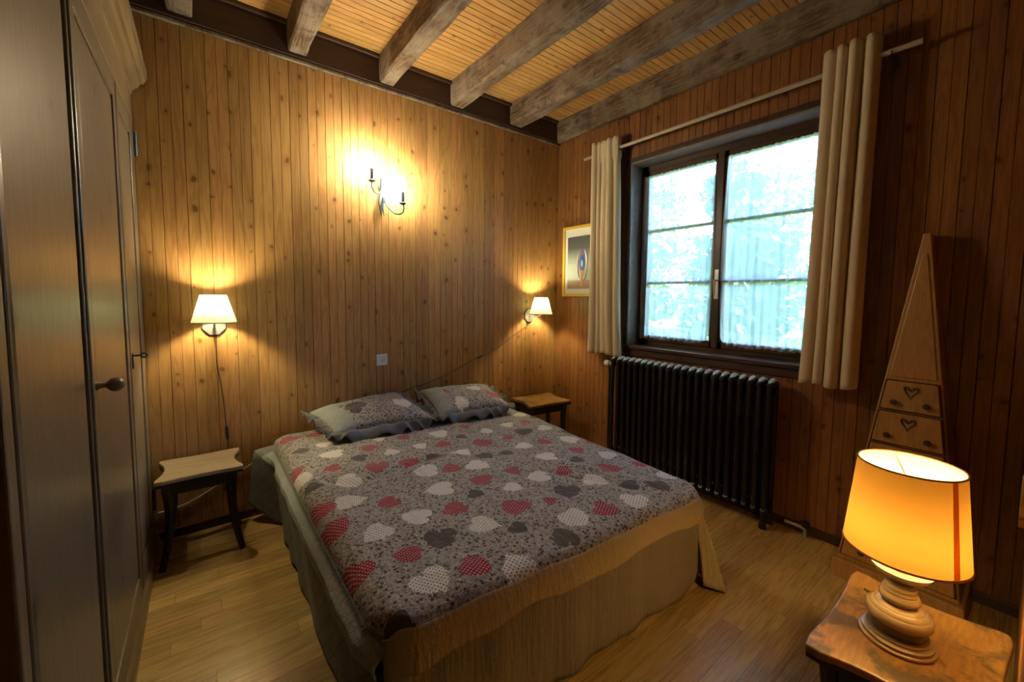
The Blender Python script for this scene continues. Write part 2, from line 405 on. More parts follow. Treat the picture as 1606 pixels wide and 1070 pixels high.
def border_mat(name, col, ax=(1, 2), sc_=16, dia=.7, streak=.6):
    t = NT(name); co, x = t.coord()
    u, v = x[ax[0]], x[ax[1]]
    d1 = t.math('ABSOLUTE', t.math('SUBTRACT', t.math('FRACT', t.math('MULTIPLY', t.math('ADD', u, v), sc_)), .5))
    d2 = t.math('ABSOLUTE', t.math('SUBTRACT', t.math('FRACT', t.math('MULTIPLY', t.math('SUBTRACT', u, v), sc_)), .5))
    st = t.math('MAXIMUM', t.ramp(d1, [(0.0, 1.0), (.07, 0.0)]), t.ramp(d2, [(0.0, 1.0), (.07, 0.0)]))
    n = t.noise(co, 90, 3, .6); n3 = t.noise(t.comb(t.math('MULTIPLY', x[0], 1), t.math('MULTIPLY', x[1], 1), t.math('MULTIPLY', x[2], .12)), 60, 3)
    h = t.math('SUBTRACT', t.math('ADD', t.math('MULTIPLY', n, .5), t.math('MULTIPLY', n3, streak)), t.math('MULTIPLY', st, dia))
    c = t.mix(n, col, tuple(a*.72 for a in col))
    t.bsdf(c, .85, h, .55, .01, spec=.2, sheen=.1); return t.m
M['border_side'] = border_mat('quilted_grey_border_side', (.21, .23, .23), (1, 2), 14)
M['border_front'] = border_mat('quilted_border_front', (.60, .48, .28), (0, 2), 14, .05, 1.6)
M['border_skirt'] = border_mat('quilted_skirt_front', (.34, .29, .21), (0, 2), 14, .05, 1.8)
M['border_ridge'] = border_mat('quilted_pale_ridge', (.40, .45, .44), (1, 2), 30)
M['border_pillow'] = border_mat('pillow_border', (.36, .41, .42), (0, 1), 20)
M['ruffle'] = plain('ruffle_grey', (.15, .16, .175), .75, nz=.5, nscale=25, bstr=.4, bdist=.01, sheen=.2)
M['mattress'] = plain('mattress_cloth', (.5, .46, .4), .9)
M['frame_yellow'] = plain('yellow_frame', (.72, .50, .07), .35)
M['mat_white'] = plain('mat_board', (.74, .78, .74), .7)
M['hall'] = plain('hall_plaster', (.10, .07, .05), .9, nz=.2, nscale=20)
M['leaf'] = plain('leaf_green', (.07, .19, .09), .6, nz=.4, nscale=3)
M['leaf2'] = plain('leaf_pale', (.22, .36, .14), .6, nz=.4, nscale=3)
M['bark'] = plain('bark', (.12, .09, .06), .9, nz=.5, nscale=20)
M['grass'] = plain('lawn_grass', (.12, .24, .06), .9, nz=.5, nscale=6)
M['bulb_chand'] = emit('candle_bulb_glow', C_CHAND, W_CHAND)
M['bulb_sconce'] = emit('sconce_bulb_glow', C_SCONCE, W_SCONCE)
M['bulb_table'] = emit('table_bulb_glow', C_TABLE, W_TABLE)

# ------------------------------------------------------------------ room shell
def board_profile(a, b, pitch, phase, gw=.0045, gd=.005, mid=True):
    """list of (u, depth) from a to b; depth>0 goes into the wall"""
    pts = [(a, 0)]; k = math.floor((a-phase)/pitch)
    us = []
    while phase+k*pitch < b+pitch:
        us.append((phase+k*pitch, gw, gd))
        if mid: us.append((phase+(k+.5)*pitch, gw*.7, gd*.6))
        k += 1
    for u, g, d in us:
        if u-g/2 > a and u+g/2 < b: pts += [(u-g/2, 0), (u, d), (u+g/2, 0)]
    pts.append((b, 0)); return pts

def wall_panel(mb, axis, a, b, z0, z1, pos, sign, thick, pitch, phase, mid=True):
    pr = board_profile(a, b, pitch, phase, mid=mid)
    def P(u, d, z):
        return (u, pos+sign*d, z) if axis == 'x' else (pos+sign*d, u, z)
    vs = []; n = len(pr)
    for z in (z0, z1):
        vs += [P(u, d, z) for u, d in pr]+[P(b, thick, z), P(a, thick, z)]
    m = n+2
    fs = [(i, (i+1) % m, (i+1) % m+m, i+m) for i in range(m)]
    fs += [tuple(range(m)), tuple(reversed(range(m, 2*m)))]
    mb.add(vs, fs)

WL = -0.87
WY0, WY1, WZ0, WZ1 = .72, 2.03, .965, 2.405      # window opening
mb = MB(); wall_panel(mb, 'x', WL-.1, W+.3, 0, CEIL+.2, D, 1, .15, .1015, .052)
tag(build('wall_back', mb, M['wall_back']), kind='structure')
mb = MB()
for (a, b, z0, z1) in ((FRONT-.1, WY0, 0, CEIL+.2), (WY1, D, 0, CEIL+.2), (WY0, WY1, 0, WZ0), (WY0, WY1, WZ1, CEIL+.2)):
    wall_panel(mb, 'y', a, b, z0, z1, W, 1, .30, .1, .057)
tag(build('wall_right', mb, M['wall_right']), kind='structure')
mb = MB(); wall_panel(mb, 'y', -1.6, D, 0, CEIL+.2, WL, -1, .15, .1, .057)
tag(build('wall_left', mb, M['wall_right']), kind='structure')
mb = MB()
wall_panel(mb, 'x', .55, W, 0, CEIL+.2, FRONT, -1, .10, .1, .057)
wall_panel(mb, 'x', WL, -.35, 0, CEIL+.2, FRONT, -1, .10, .1, .057)
wall_panel(mb, 'x', -.35, .55, 2.15, CEIL+.2, FRONT, -1, .10, .1, .057)
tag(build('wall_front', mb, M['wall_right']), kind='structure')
mb = MB().box(WL-.1, -1.75, 0, W+.3, -1.6, CEIL+.2).box(W, -1.6, 0, W+.15, FRONT-.1, CEIL+.2)
tag(build('wall_hall', mb, M['hall']), kind='structure')
mb = MB().box(WL-.15, -1.75, -.12, W+.3, D+.15, 0)
tag(build('floor', mb, M['floor']), kind='structure')
# ceiling of narrow boards running along x
pr = board_profile(-1.75, D+.1, .0455, 0, gw=.006, gd=.006, mid=False)
mb = MB(); n = len(pr)
vs = [(WL-.1, u, CEIL+d) for u, d in pr]+[(W+.25, u, CEIL+d) for u, d in pr]
mb.add(vs, [(i, i+1, i+1+n, i+n) for i in range(n-1)])
mb.box(WL-.1, -1.75, CEIL+.02, W+.25, D+.1, CEIL+.22)
tag(build('ceiling', mb, M['ceil']), kind='structure')
# wall plate over the headboard wall, with a pale bead below and moulding above
tag(build('trim_1', MB().box(WL, D-.03, 2.785, W-.001, D, CEIL), M['plate'], bevel=.003), kind='structure')
tag(build('trim_2', MB().box(WL, D-.022, 2.760, W-.001, D, 2.783), M['beam'], bevel=.006), kind='structure')
tag(build('trim_3', MB().box(WL, D-.055, 2.945, W-.06, D-.031, CEIL), M['darkwood'], bevel=.006), kind='structure')
# floor edge shadow gap board
tag(build('baseboard_right', MB().box(W-.012, FRONT, 0, W, D, .05), M['darkwood'], bevel=.002), kind='structure')
tag(build('baseboard_back', MB().box(WL, D-.012, 0, W-.012, D, .05), M['darkwood'], bevel=.002), kind='structure')

# ceiling beams
def rough_beam(x0, x1, z0, z1, y0, y1, seed):
    rnd = random.Random(seed); mb = MB(); n = 26; ring = []
    for i in range(n+1):
        y = y0+(y1-y0)*i/n
        j = [.004*math.sin(i*.7+seed+k*2)+rnd.uniform(-.0025, .0025) for k in range(6)]
        c = .010
        sec = [(x0+j[0], z0+c), (x0+c+j[0], z0+j[1]), (x1-c+j[2], z0+j[1]), (x1+j[2], z0+c), (x1+j[3], z1), (x0+j[4], z1)]
        ring.append([(a, y, b) for a, b in sec])
    vs = [p for r in ring for p in r]; m = 6
    fs = [(i*m+k, i*m+(k+1) % m, (i+1)*m+(k+1) % m, (i+1)*m+k) for i in range(n) for k in range(m)]
    fs += [tuple(range(m)), tuple(reversed(range(n*m, n*m+m)))]
    return mb.add(vs, fs)
BL = [(-.100, .012, 'short visible end of old ceiling beam nearest the wardrobe cornice, at the top left'),
      (.450, .560, 'grey old ceiling beam left of the candle wall light'),
      (1.000, 1.110, 'dark-sided old ceiling beam running right above the candle wall light'),
      (1.550, 1.660, 'grey weathered ceiling beam, second right of the candle wall light'),
      (2.120, 2.240, 'weathered ceiling beam next to the one lying along the window wall')]
for i, (a, b, lab) in enumerate(BL):
    o = build('ceiling_beam', rough_beam(a, b, 2.803, CEIL+.01, -.5 if i else -.5, D-.0305, i+1), M['beam'], smooth=True)
    tag(o, lab, 'beam', 'exposed ceiling beams')
o = build('ceiling_beam', rough_beam(W-.055, W-.001, 2.778, CEIL+.01, FRONT+.002, D-.0305, 9), M['beam'], smooth=True)
tag(o, 'rough old beam lying along the top of the window wall', 'beam', 'exposed ceiling beams')

# ------------------------------------------------------------------ window
FX = 2.858
wroot = bpy.data.objects.new('window_1', None); COL.objects.link(wroot); wroot.location = (W, (WY0+WY1)/2, WZ0); tag(wroot, kind='structure')
wc = Vector(wroot.location)
def L(mb, c=wc):
    mb.v = [(p[0]-c[0], p[1]-c[1], p[2]-c[2]) for p in mb.v]; return mb
mb = MB()
mb.box(W-.012, WY1, WZ0-.06, W+.03, WY1+.035, WZ1+.035).box(W-.012, WY0-.035, WZ0-.06, W+.03, WY0, WZ1+.035)
mb.box(W-.012, WY0, WZ1, W+.03, WY1, WZ1+.035)
build('casing', L(mb), M['darkwood_v'], wroot, bevel=.004)
mb = MB().box(W-.004, WY1-.012, WZ0, FX+.02, WY1, WZ1).box(W-.004, WY0, WZ0, FX+.02, WY0+.012, WZ1).box(W-.004, WY0, WZ1-.012, FX+.02, WY1, WZ1)
M['reveal'] = wood('daylit_reveal_wood', 2, 1, .5, .1, (.17, .13, .11), (.26, .205, .18), (.34, .28, .25), rough=.4, vary=.1, knots=0)  # same dark stained wood, lightened so the colour carries the daylight on it
build('reveal', L(mb), M['reveal'], wroot)
mb = MB().box(W-.03, WY0-.02, WZ0-.02, FX+.02, WY1+.02, WZ0+.006).box(W-.012, WY0-.02, WZ0-.075, W+.02, WY1+.02, WZ0-.02)
build('sill', L(mb), M['darkwood'], wroot, bevel=.004)
fy0, fy1, fz0, fz1 = WY0+.012, WY1-.012, WZ0+.006, WZ1-.012
t_ = .045
mb = MB().box(FX, fy0, fz0, FX+.06, fy0+t_, fz1).box(FX, fy1-t_, fz0, FX+.06, fy1, fz1).box(FX, fy0, fz0, FX+.06, fy1, fz0+.035).box(FX, fy0, fz1-.05, FX+.06, fy1, fz1)
build('frame', L(mb), M['darkwood_v'], wroot, bevel=.004)
YC = 1.378
def sash(y0, y1):
    z0, z1 = fz0+.03, fz1-.045
    s = .045; x0, x1 = FX-.012, FX+.035
    mb = MB().box(x0, y0, z0, x1, y0+s, z1).box(x0, y1-s, z0, x1, y1, z1).box(x0, y0, z0, x1, y1, z0+.05).box(x0, y0, z1-.045, x1, y1, z1)
    ob = build('sash', L(mb), M['darkwood_v'], wroot, bevel=.005)
    mbm = MB()
    for zz in (1.468, 1.878): mbm.box(x0+.01, y0+s-.004, zz-.011, x1-.008, y1-s+.004, zz+.011)
    build('muntin', L(mbm), M['darkwood_v'], ob, bevel=.003)
    build('pane', L(MB().box(x1-.014, y0+s-.004, z0+.045, x1-.010, y1-s+.004, z1-.04)), M['glass'], ob)
    return ob
sash(YC+.002, fy1-t_+.012)
sash(fy0+t_-.012, YC-.002)
mb = MB().box(FX-.024, YC-.022, fz0+.03, FX-.010, YC+.026, fz1-.045)
build('meeting_strip', L(mb), M['darkwood_v'], wroot, bevel=.006, seg=3)
mb = MB().box(FX-.029, YC-.016, 1.345, FX-.024, YC+.014, 1.550)
h_ = build('handle_plate', L(mb), M['steel'], wroot, bevel=.004)
mb = MB().tube([(FX-.028, YC, 1.475), (FX-.055, YC, 1.475)], .007).tube([(FX-.055, YC, 1.480), (FX-.057, YC-.003, 1.44), (FX-.058, YC-.006, 1.375)], [.008, .009, .0065])
build('lever', L(mb), M['brass'], h_, smooth=True)

def sheer(y0, y1, inner_low, label, inner_is):
    """y0<y1; rounded lower corner on the inner side"""
    z1, z0 = 2.302, 1.030
    nu, nv = 120, 90
    def edge(u):      # scalloped hem
        d = abs(math.sin(u*PI*14))*.008
        r = .085; yy = u*(y1-y0); di = yy if inner_is == 'low' else (y1-y0)-yy
        c = 0
        if di < r: c = r-math.sqrt(max(r*r-(r-di)**2, 0))
        return z0+c-d+ .004*math.sin(u*17)
    def fn(u, v):
        zt = z1+.006*abs(math.sin(u*PI*16))
        z = edge(u)+(zt-edge(u))*v
        sway = .022*math.sin((1-v)*PI*.9)*(1 if inner_is == 'low' else -1)
        uu = u
        y = y0+(y1-y0)*uu
        wgt = (1-u) if inner_is == 'low' else u
        y -= sway*wgt*(1 if inner_is == 'low' else 1)
        x = FX-.020-.006*math.sin(u*PI*23+.6*math.sin(v*3))*(.4+.6*(1-v))-.003*math.sin(u*50+v*4)
        return (x, y, z)
    mb = MB().grid(fn, nu, nv)
    o = build('voile_curtain', mb, M['sheer'], smooth='all', flip=True)
    a = o.data.attributes.new('lace', 'FLOAT', 'POINT'); k = 0
    for j in range(nv+1):
        for i in range(nu+1):
            u, v = i/nu, j/nv
            d = 0
            if v < .075: d = 1
            if v > .975: d = .9
            e = min(u, 1-u)
            if e < .028: d = max(d, .9)
            a.data[k].value = d; k += 1
    return tag(o, label, 'net curtain', 'net curtains on the window sashes')
sheer(1.425, 1.992, 0, 'white net curtain with lace hem on the left window sash', 'low')
sheer(.80, 1.335, 0, 'white net curtain with lace hem on the right window sash', 'high')

# ------------------------------------------------------------------ curtain rod and curtains
RX, RZ = W-.10, 2.518
rod = thing('curtain_rod', (RX, 1.4, RZ), 'long pale wooden curtain rod above the window', 'curtain rod')
rc = Vector((RX, 1.4, RZ))
build('pole', L(MB().tube([(RX, 2.432, RZ), (RX, .396, RZ)], .0125, 14), rc), M['rod'], rod, smooth=True)
for y in (2.06, .50):
    build('bracket', L(MB().tube([(RX, y, RZ-.016), (RX+.04, y, RZ-.02), (W-.001, y, RZ-.02)], .006, 8).box(W-.006, y-.012, RZ-.05, W, y+.012, RZ+.01).tube([(RX-.018, y, RZ-.002), (RX-.012, y, RZ-.015), (RX, y, RZ-.019), (RX+.012, y, RZ-.015), (RX+.018, y, RZ-.002)], .004, 8), rc), M['wrought'], rod, smooth=True)

def curtain(ya, yb, ya2, yb2, ztop, zbot, folds, seed, label, amp):
    nu, nv = folds*22, 70
    rnd = random.Random(seed); ph = [rnd.uniform(-.35, .35) for _ in range(folds+2)]; am = [rnd.uniform(.6, 1.25) for _ in range(folds+2)]
    ww = [rnd.uniform(.6, 1.5) for _ in range(folds)]; bnd = [0]
    for q_ in ww: bnd.append(bnd[-1]+q_/sum(ww))
    def fn(u, v):          # v 0 bottom, 1 top
        i = 0
        while i < folds-1 and u > bnd[i+1]: i += 1
        f = (u-bnd[i])/(bnd[i+1]-bnd[i])
        s = math.sin(PI*f)**.8 if 0 < f < 1 else 0
        a = amp*am[i]*(1+.25*(1-v))
        x = RX+.012-a*s*(1 if v < .93 else 1)+.006*math.sin(v*5+i)
        # pinch around the rod: cloth stays outside the rod
        if v > .90: x = min(x, RX-.0135) if s > .25 else x+.012*(1)
        y0 = ya2+(ya-ya2)*v**.8; y1 = yb2+(yb-yb2)*v**.8
        y = y0+(y1-y0)*(u+.15/folds*math.sin(2*PI*f)*-.6+ph[i]*.05*math.sin(PI*f)*(1-v))
        z = zbot+(ztop-zbot)*v
        if v > .93: z += (.012*s)*((v-.93)/.07)
        z += (1-v)*.006*math.sin(u*9+seed)
        return (x, y, z)
    mb = MB().grid(fn, nu, nv)
    o = build('curtain', mb, M['curtain'], smooth='all', solid=.003)
    # stitched header seam
    return tag(o, label, 'curtain', 'ecru curtains at the window')
c1 = curtain(2.335, 2.075, 2.335, 2.005, 2.598, .888, 5, 3, 'pulled-back ecru curtain left of the window, beside the framed picture', .040)
c2 = curtain(.765, .540, .800, .545, 2.612, .893, 4, 5, 'pulled-back ecru curtain right of the window, warm lit', .052)

# ------------------------------------------------------------------ outdoors
tag(build('ground', MB().box(W+.3, -30, -1.4, 60, 30, -1.3), M['grass']), 'green lawn outside below the window', 'lawn', kind='stuff')
def tree(x, y, h, r, seed, label, mat):
    rnd = random.Random(seed)
    t = thing('garden_tree', (x, y, -1.299), label, 'tree', 'trees outside the window')
    build('trunk', MB().tube([(0, 0, 0), (.05, .02, h*.4), (0, .1, h*.75)], [.16, .12, .05], 10), M['bark'], t, smooth=True)
    mb = MB()
    cl = [(rnd.uniform(-r, r)*.7, rnd.uniform(-r, r)*.7, h*.35+rnd.random()*h*.6) for _ in range(16)]
    for _ in range(3000):
        c = rnd.choice(cl); rr = r*.5
        d = Vector((rnd.gauss(0, 1), rnd.gauss(0, 1), rnd.gauss(0, 1))).normalized()*rr*rnd.random()**.4
        p = Vector(c)+d; s = rnd.uniform(.07, .14)
        a = Vector((rnd.gauss(0, 1), rnd.gauss(0, 1), rnd.gauss(0, 1))).normalized(); b = a.cross(Vector((rnd.gauss(0, 1), rnd.gauss(0, 1), 1))).normalized()
        mb.add([p-a*s, p-b*s*.5, p+a*s, p+b*s*.5], [(0, 1, 2, 3)])
    tag(build('foliage', mb, mat, t, flip=True), kind='stuff')
TR = [(7.6, 3.4, 4.7, 1.0, 'leafy tree outside seen through the left window sash', 'leaf'), (8.2, 6.0, 4.6, 1.0, 'bushy tree outside at the left edge of the left window sash', 'leaf2'),
      (7.2, 1.0, 4.6, 1.0, 'leafy tree outside at the right edge of the window by the curtain', 'leaf2'), (11.5, 4.6, 6.4, 1.5, 'tall far tree outside, higher than the near ones, left sash', 'leaf2'),
      (11.0, 1.2, 6.2, 1.4, 'tall far tree outside, higher than the near ones, right sash', 'leaf'), (12.0, 8.6, 6.4, 1.6, 'tall far tree outside, furthest left', 'leaf')]
for i, (x, y, h, r, lab, m) in enumerate(TR): tree(x, y, h, r, i+20, lab, M[m])

# ------------------------------------------------------------------ radiator
rt = thing('radiator', (W-.10, 1.48, 0), 'black cast-iron column radiator under the window', 'radiator')
rc = Vector((W-.10, 1.48, 0))
def rad_section():
    mb = MB()
    for dx in (-.045, .045):
        mb.tube([(dx, 0, .085), (dx, 0, .14), (dx, 0, .80), (dx, 0, .850)], [.012, .0165, .0165, .013], 10, flat=1.0)
    for z in (.115, .838):
        mb.tube([(-.058, 0, z), (-.045, 0, z+.01*(1 if z > .5 else -1)), (0, 0, z+.022*(1 if z > .5 else -1)), (.045, 0, z+.01*(1 if z > .5 else -1)), (.058, 0, z)], [.014, .021, .023, .021, .014], 10)
    mb.tube([(-.052, 0, .858), (-.03, 0, .868), (0, 0, .874), (.03, 0, .868), (.052, 0, .858)], [.008, .0145, .016, .0145, .008], 8, mi=1)  # pale strip along the top stands in for the daylight highlight
    mb.tube([(0, -.027, .135), (0, .027, .135)], .019, 10).tube([(0, -.027, .815), (0, .027, .815)], .019, 10)
    return mb
NS = 22; first = None
for i in range(NS):
    y = .922+i*(2.045-.922)/(NS-1)-1.48
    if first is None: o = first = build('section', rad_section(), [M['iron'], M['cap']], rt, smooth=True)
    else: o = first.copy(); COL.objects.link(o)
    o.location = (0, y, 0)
for y in (.922, 2.045):
    for dx in (-.045, .045):
        build('foot', MB().lathe([(.014, .09), (.017, .03), (.022, 0)][::-1], (dx, y-1.48, 0), 12), M['iron'], rt, smooth=True)
v_ = build('valve', MB().lathe([(.010, 0), (.010, .03), (.022, .035), (.024, .075), (.014, .083), (0, .084)], (-.0, 2.078-1.48, .815), 16, axis='y'), M['white_plastic'], rt, smooth=True)
build('pipe', MB().tube([(.0, 2.125-1.48, .815), (.03, 2.14-1.48, .80), (.04, 2.14-1.48, .7), (.04, 2.14-1.48, .0)], .009, 10), M['iron'], rt, smooth=True)
pp = thing('pipe_stub', (W-.05, .74, 0), 'short pipe stub with pale elbow on the floor right of the radiator', 'pipe')
build('elbow', MB().tube([(0, .10, .052), (0, .05, .052), (0, .015, .052), (.005, 0, .040), (.005, 0, 0)], .011, 10), M['steel'], pp, smooth=True)
build('valve_head', MB().lathe([(.012, 0), (.02, .004), (.02, .03), (.012, .034), (0, .034)], (.005, 0, .056), 14), M['black_plastic'], pp, smooth=True)

# ------------------------------------------------------------------ wardrobe
wx = -.250; wy0, wy1 = .955, 2.832
wr = thing('wardrobe', ((WL+wx)/2, (wy0+wy1)/2, 0), 'tall varnished brown pine wardrobe with cornice along the left side', 'wardrobe')
oc = Vector(wr.location)
XB = WL+.01
mb = MB()
mb.box(XB, wy0, .0, wx-.028, wy0+.03, 2.36).box(XB, wy1-.03, 0, wx-.028, wy1, 2.36)          # sides
mb.box(XB, wy0, .05, wx-.03, wy1, .08).box(XB, wy0, 2.33, wx-.03, wy1, 2.36).box(XB, wy0, 0, XB+.012, wy1, 2.36)
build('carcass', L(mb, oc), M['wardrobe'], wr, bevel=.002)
# face frame: stiles and rails
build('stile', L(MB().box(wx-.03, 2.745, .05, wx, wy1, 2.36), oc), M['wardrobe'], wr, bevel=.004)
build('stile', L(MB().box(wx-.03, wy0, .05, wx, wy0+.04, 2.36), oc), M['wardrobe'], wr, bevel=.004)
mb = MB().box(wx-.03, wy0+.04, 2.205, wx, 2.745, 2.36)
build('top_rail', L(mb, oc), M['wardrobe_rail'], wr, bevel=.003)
mb = MB().prism([(wx-.002, 0), (wx+.018, 0), (wx+.018, .035), (wx+.012, .048), (wx-.002, .056)], 'y', wy0, wy1)
mb.v = [(p[0], p[1], p[2]) for p in mb.v]
build('plinth', L(mb, oc), M['wardrobe_rail'], wr, bevel=.002)
# cornice profile swept along y, returned at the far end
pf = [(wx-.002, 2.345), (wx+.004, 2.350), (wx+.004, 2.366), (wx+.012, 2.368), (wx+.012, 2.376), (wx+.022, 2.380), (wx+.030, 2.394), (wx+.034, 2.398), (wx+.034, 2.404), (wx+.044, 2.406), (wx+.056, 2.422), (wx+.056, 2.428), (wx+.063, 2.430), (wx+.063, 2.475), (XB, 2.475), (XB, 2.335)]
build('cornice', L(MB().prism(pf, 'y', wy0-.03, wy1), oc), M['wardrobe_rail'], wr)
def door(y0, y1, panels=True, fr=.05):
    z0, z1 = .062, 2.197; xf = wx+.002
    mb = MB()
    mb.box(xf-.024, y0, z0, xf, y0+fr, z1).box(xf-.024, y1-fr, z0, xf, y1, z1)
    mb.box(xf-.024, y0+fr, z0, xf, y1-fr, z0+.10).box(xf-.024, y0+fr, z1-.085, xf, y1-fr, z1)
    d = build('door', L(mb, oc), M['wardrobe'], wr, bevel=.005, seg=3)
    a, b, c, e = y0+fr-.004, y1-fr+.004, z0+.096, z1-.081
    mp = MB(); q = .03
    mp.add([(xf-.010, a, c), (xf-.010, b, c), (xf-.010, b, e), (xf-.010, a, e), (xf-.004, a+q, c+q), (xf-.004, b-q, c+q), (xf-.004, b-q, e-q), (xf-.004, a+q, e-q)],
           [(4, 5, 6, 7), (0, 1, 5, 4), (1, 2, 6, 5), (2, 3, 7, 6), (3, 0, 4, 7)])
    build('panel', L(mp, oc), M['wardrobe'], d)
    return d
door(wy0+.045, 1.538, fr=.012)
d2 = door(1.570, 2.272)
d3 = door(2.300, 2.728)
mb = MB().lathe([(.014, 0), (.012, .003), (.008, .008), (.007, .020), (.012, .024), (.0185, .031), (.0205, .040), (.0185, .049), (.012, .056), (.005, .0595), (0, .060)], (wx+.002, 1.605, 1.088), 24, axis='x')
build('knob', L(mb, oc), M['wardrobe_rail'], d2, smooth=True)
mb = MB().lathe([(.011, 0), (.011, .004)], (wx+.002, 2.335, 1.085), 16, axis='x').tube([(wx+.003, 2.335, 1.085), (wx+.032, 2.335, 1.085)], .004, 8)
mb.lathe([(.0105, -.0025), (.013, 0), (.0105, .0025), (.006, 0), (.0105, -.0025)], (wx+.040, 2.335, 1.085), 16, axis='y', caps=False)
build('key', L(mb, oc), M['wrought'], d3, smooth=True)
mb = MB().lathe([(.011, 0), (.011, .004)], (wx+.002, 2.335, 1.055), 16, axis='x').box(wx+.002, 2.328, 1.03, wx+.006, 2.342, 1.075)
build('lock_plate', L(mb, oc), M['wrought'], d3)
for z in (2.10, .25):
    mb = MB().tube([(wx+.006, wy1-.012, z-.06), (wx+.006, wy1-.012, z+.06)], .0075, 10)
    build('hinge', L(mb, oc), M['wrought'], wr, smooth=True)

# ------------------------------------------------------------------ bed
FL, FR, BR, BLc = Vector((.325, .975)), Vector((1.825, .875)), Vector((1.945, 2.80)), Vector((.310, 2.80))
bed = thing('bed', (1.1, 1.85, 0), 'double bed with a quilted skirt, head against the wooden wall', 'bed')
bc = Vector(bed.location)
mb = MB().box(.37, 1.03, .27, 1.80, 2.82, .455)
build('mattress', L(mb, bc), M['mattress'], bed, bevel=.03, seg=3)
build('base', L(MB().box(.39, 1.06, .12, 1.78, 2.82, .268), bc), M['darkwood'], bed, bevel=.005)
for x in (.45, 1.70):
    for y in (1.14, 2.70):
        build('leg', L(MB().lathe([(.022, 0), (.028, .12)], (x, y, 0), 14), bc), M['black_wood'], bed, smooth=True)
# front valance (under the quilt)
def sk(u, v):
    x = .345+(1.775-.345)*u; y = 1.000-.095*u
    bot = .012+.004*math.sin(u*23)
    if u > .94: bot += .085*(1-math.sqrt(max(0, 1-((u-.94)/.06)**2)))
    if .62 < u < .86: bot += .010*math.sin((u-.62)/.24*PI)
    z = bot+(.44-bot)*v
    y -= .012*(1-v)*(1+.6*math.sin(u*31))+.004*math.sin(u*57)
    return (x, y, z)
build('skirt', L(MB().grid(sk, 120, 20), bc), M['border_skirt'], bed, smooth='all', solid=.006)

cov = thing('quilt', (1.1, 1.85, .49), 'grey patchwork quilt printed with red, white and grey hearts, covering the bed', 'quilt')
cc = Vector(cov.location)
NUx, NVy = 150, 190
def ss(a, b, x):
    t = max(0, min(1, (x-a)/(b-a))); return t*t*(3-2*t)
def topf(u, v):
    p = FL.lerp(FR, u).lerp(BLc.lerp(BR, u), v)
    wl, wf = u*1.55, v*1.85
    wr_ = (1-u)*1.55
    R_ = .085
    z = .490; x, y = p
    def roll(d):     # d distance from edge -> (drop)
        t = max(0, 1-d/R_); return .052*(1-math.sqrt(max(0, 1-t*t)))
    z -= roll(wl)*1.0+roll(wf)*.62+roll(wr_)*1.0
    # corner rounding in plan
    for (du, dv, cx_) in ((wl, wf, 1), (wr_, wf, -1)):
        t1, t2 = max(0, 1-du/.10), max(0, 1-dv/.10)
        k = t1*t2
        x += cx_*.035*k; y += .035*k
    q = Vector((x*2.3, y*2.3, 0))
    z += .012*(mn.noise(q)) + .006*mn.noise(q*3.2)
    # long creases across the quilt
    for (x0, y0, x1, y1, am, wd) in ((.45, 1.86, 1.15, 1.98, -.010, .022), (.50, 1.76, 1.30, 1.93, .008, .03), (1.25, 1.62, 1.55, .98, -.009, .022), (1.38, 1.60, 1.66, .98, .007, .03), (.38, 2.02, .60, 1.80, -.012, .03)):
        a = Vector((x0, y0)); b = Vector((x1, y1)); d = b-a; tt = max(0, min(1, (Vector((x, y))-a).dot(d)/d.length_squared))
        ds = (Vector((x, y))-(a+d*tt)).length
        z += 1.7*am*math.exp(-(ds/wd)**2)*math.sin(PI*min(1, tt+.0001)*.96+.06)
    return Vector((x, y, z))
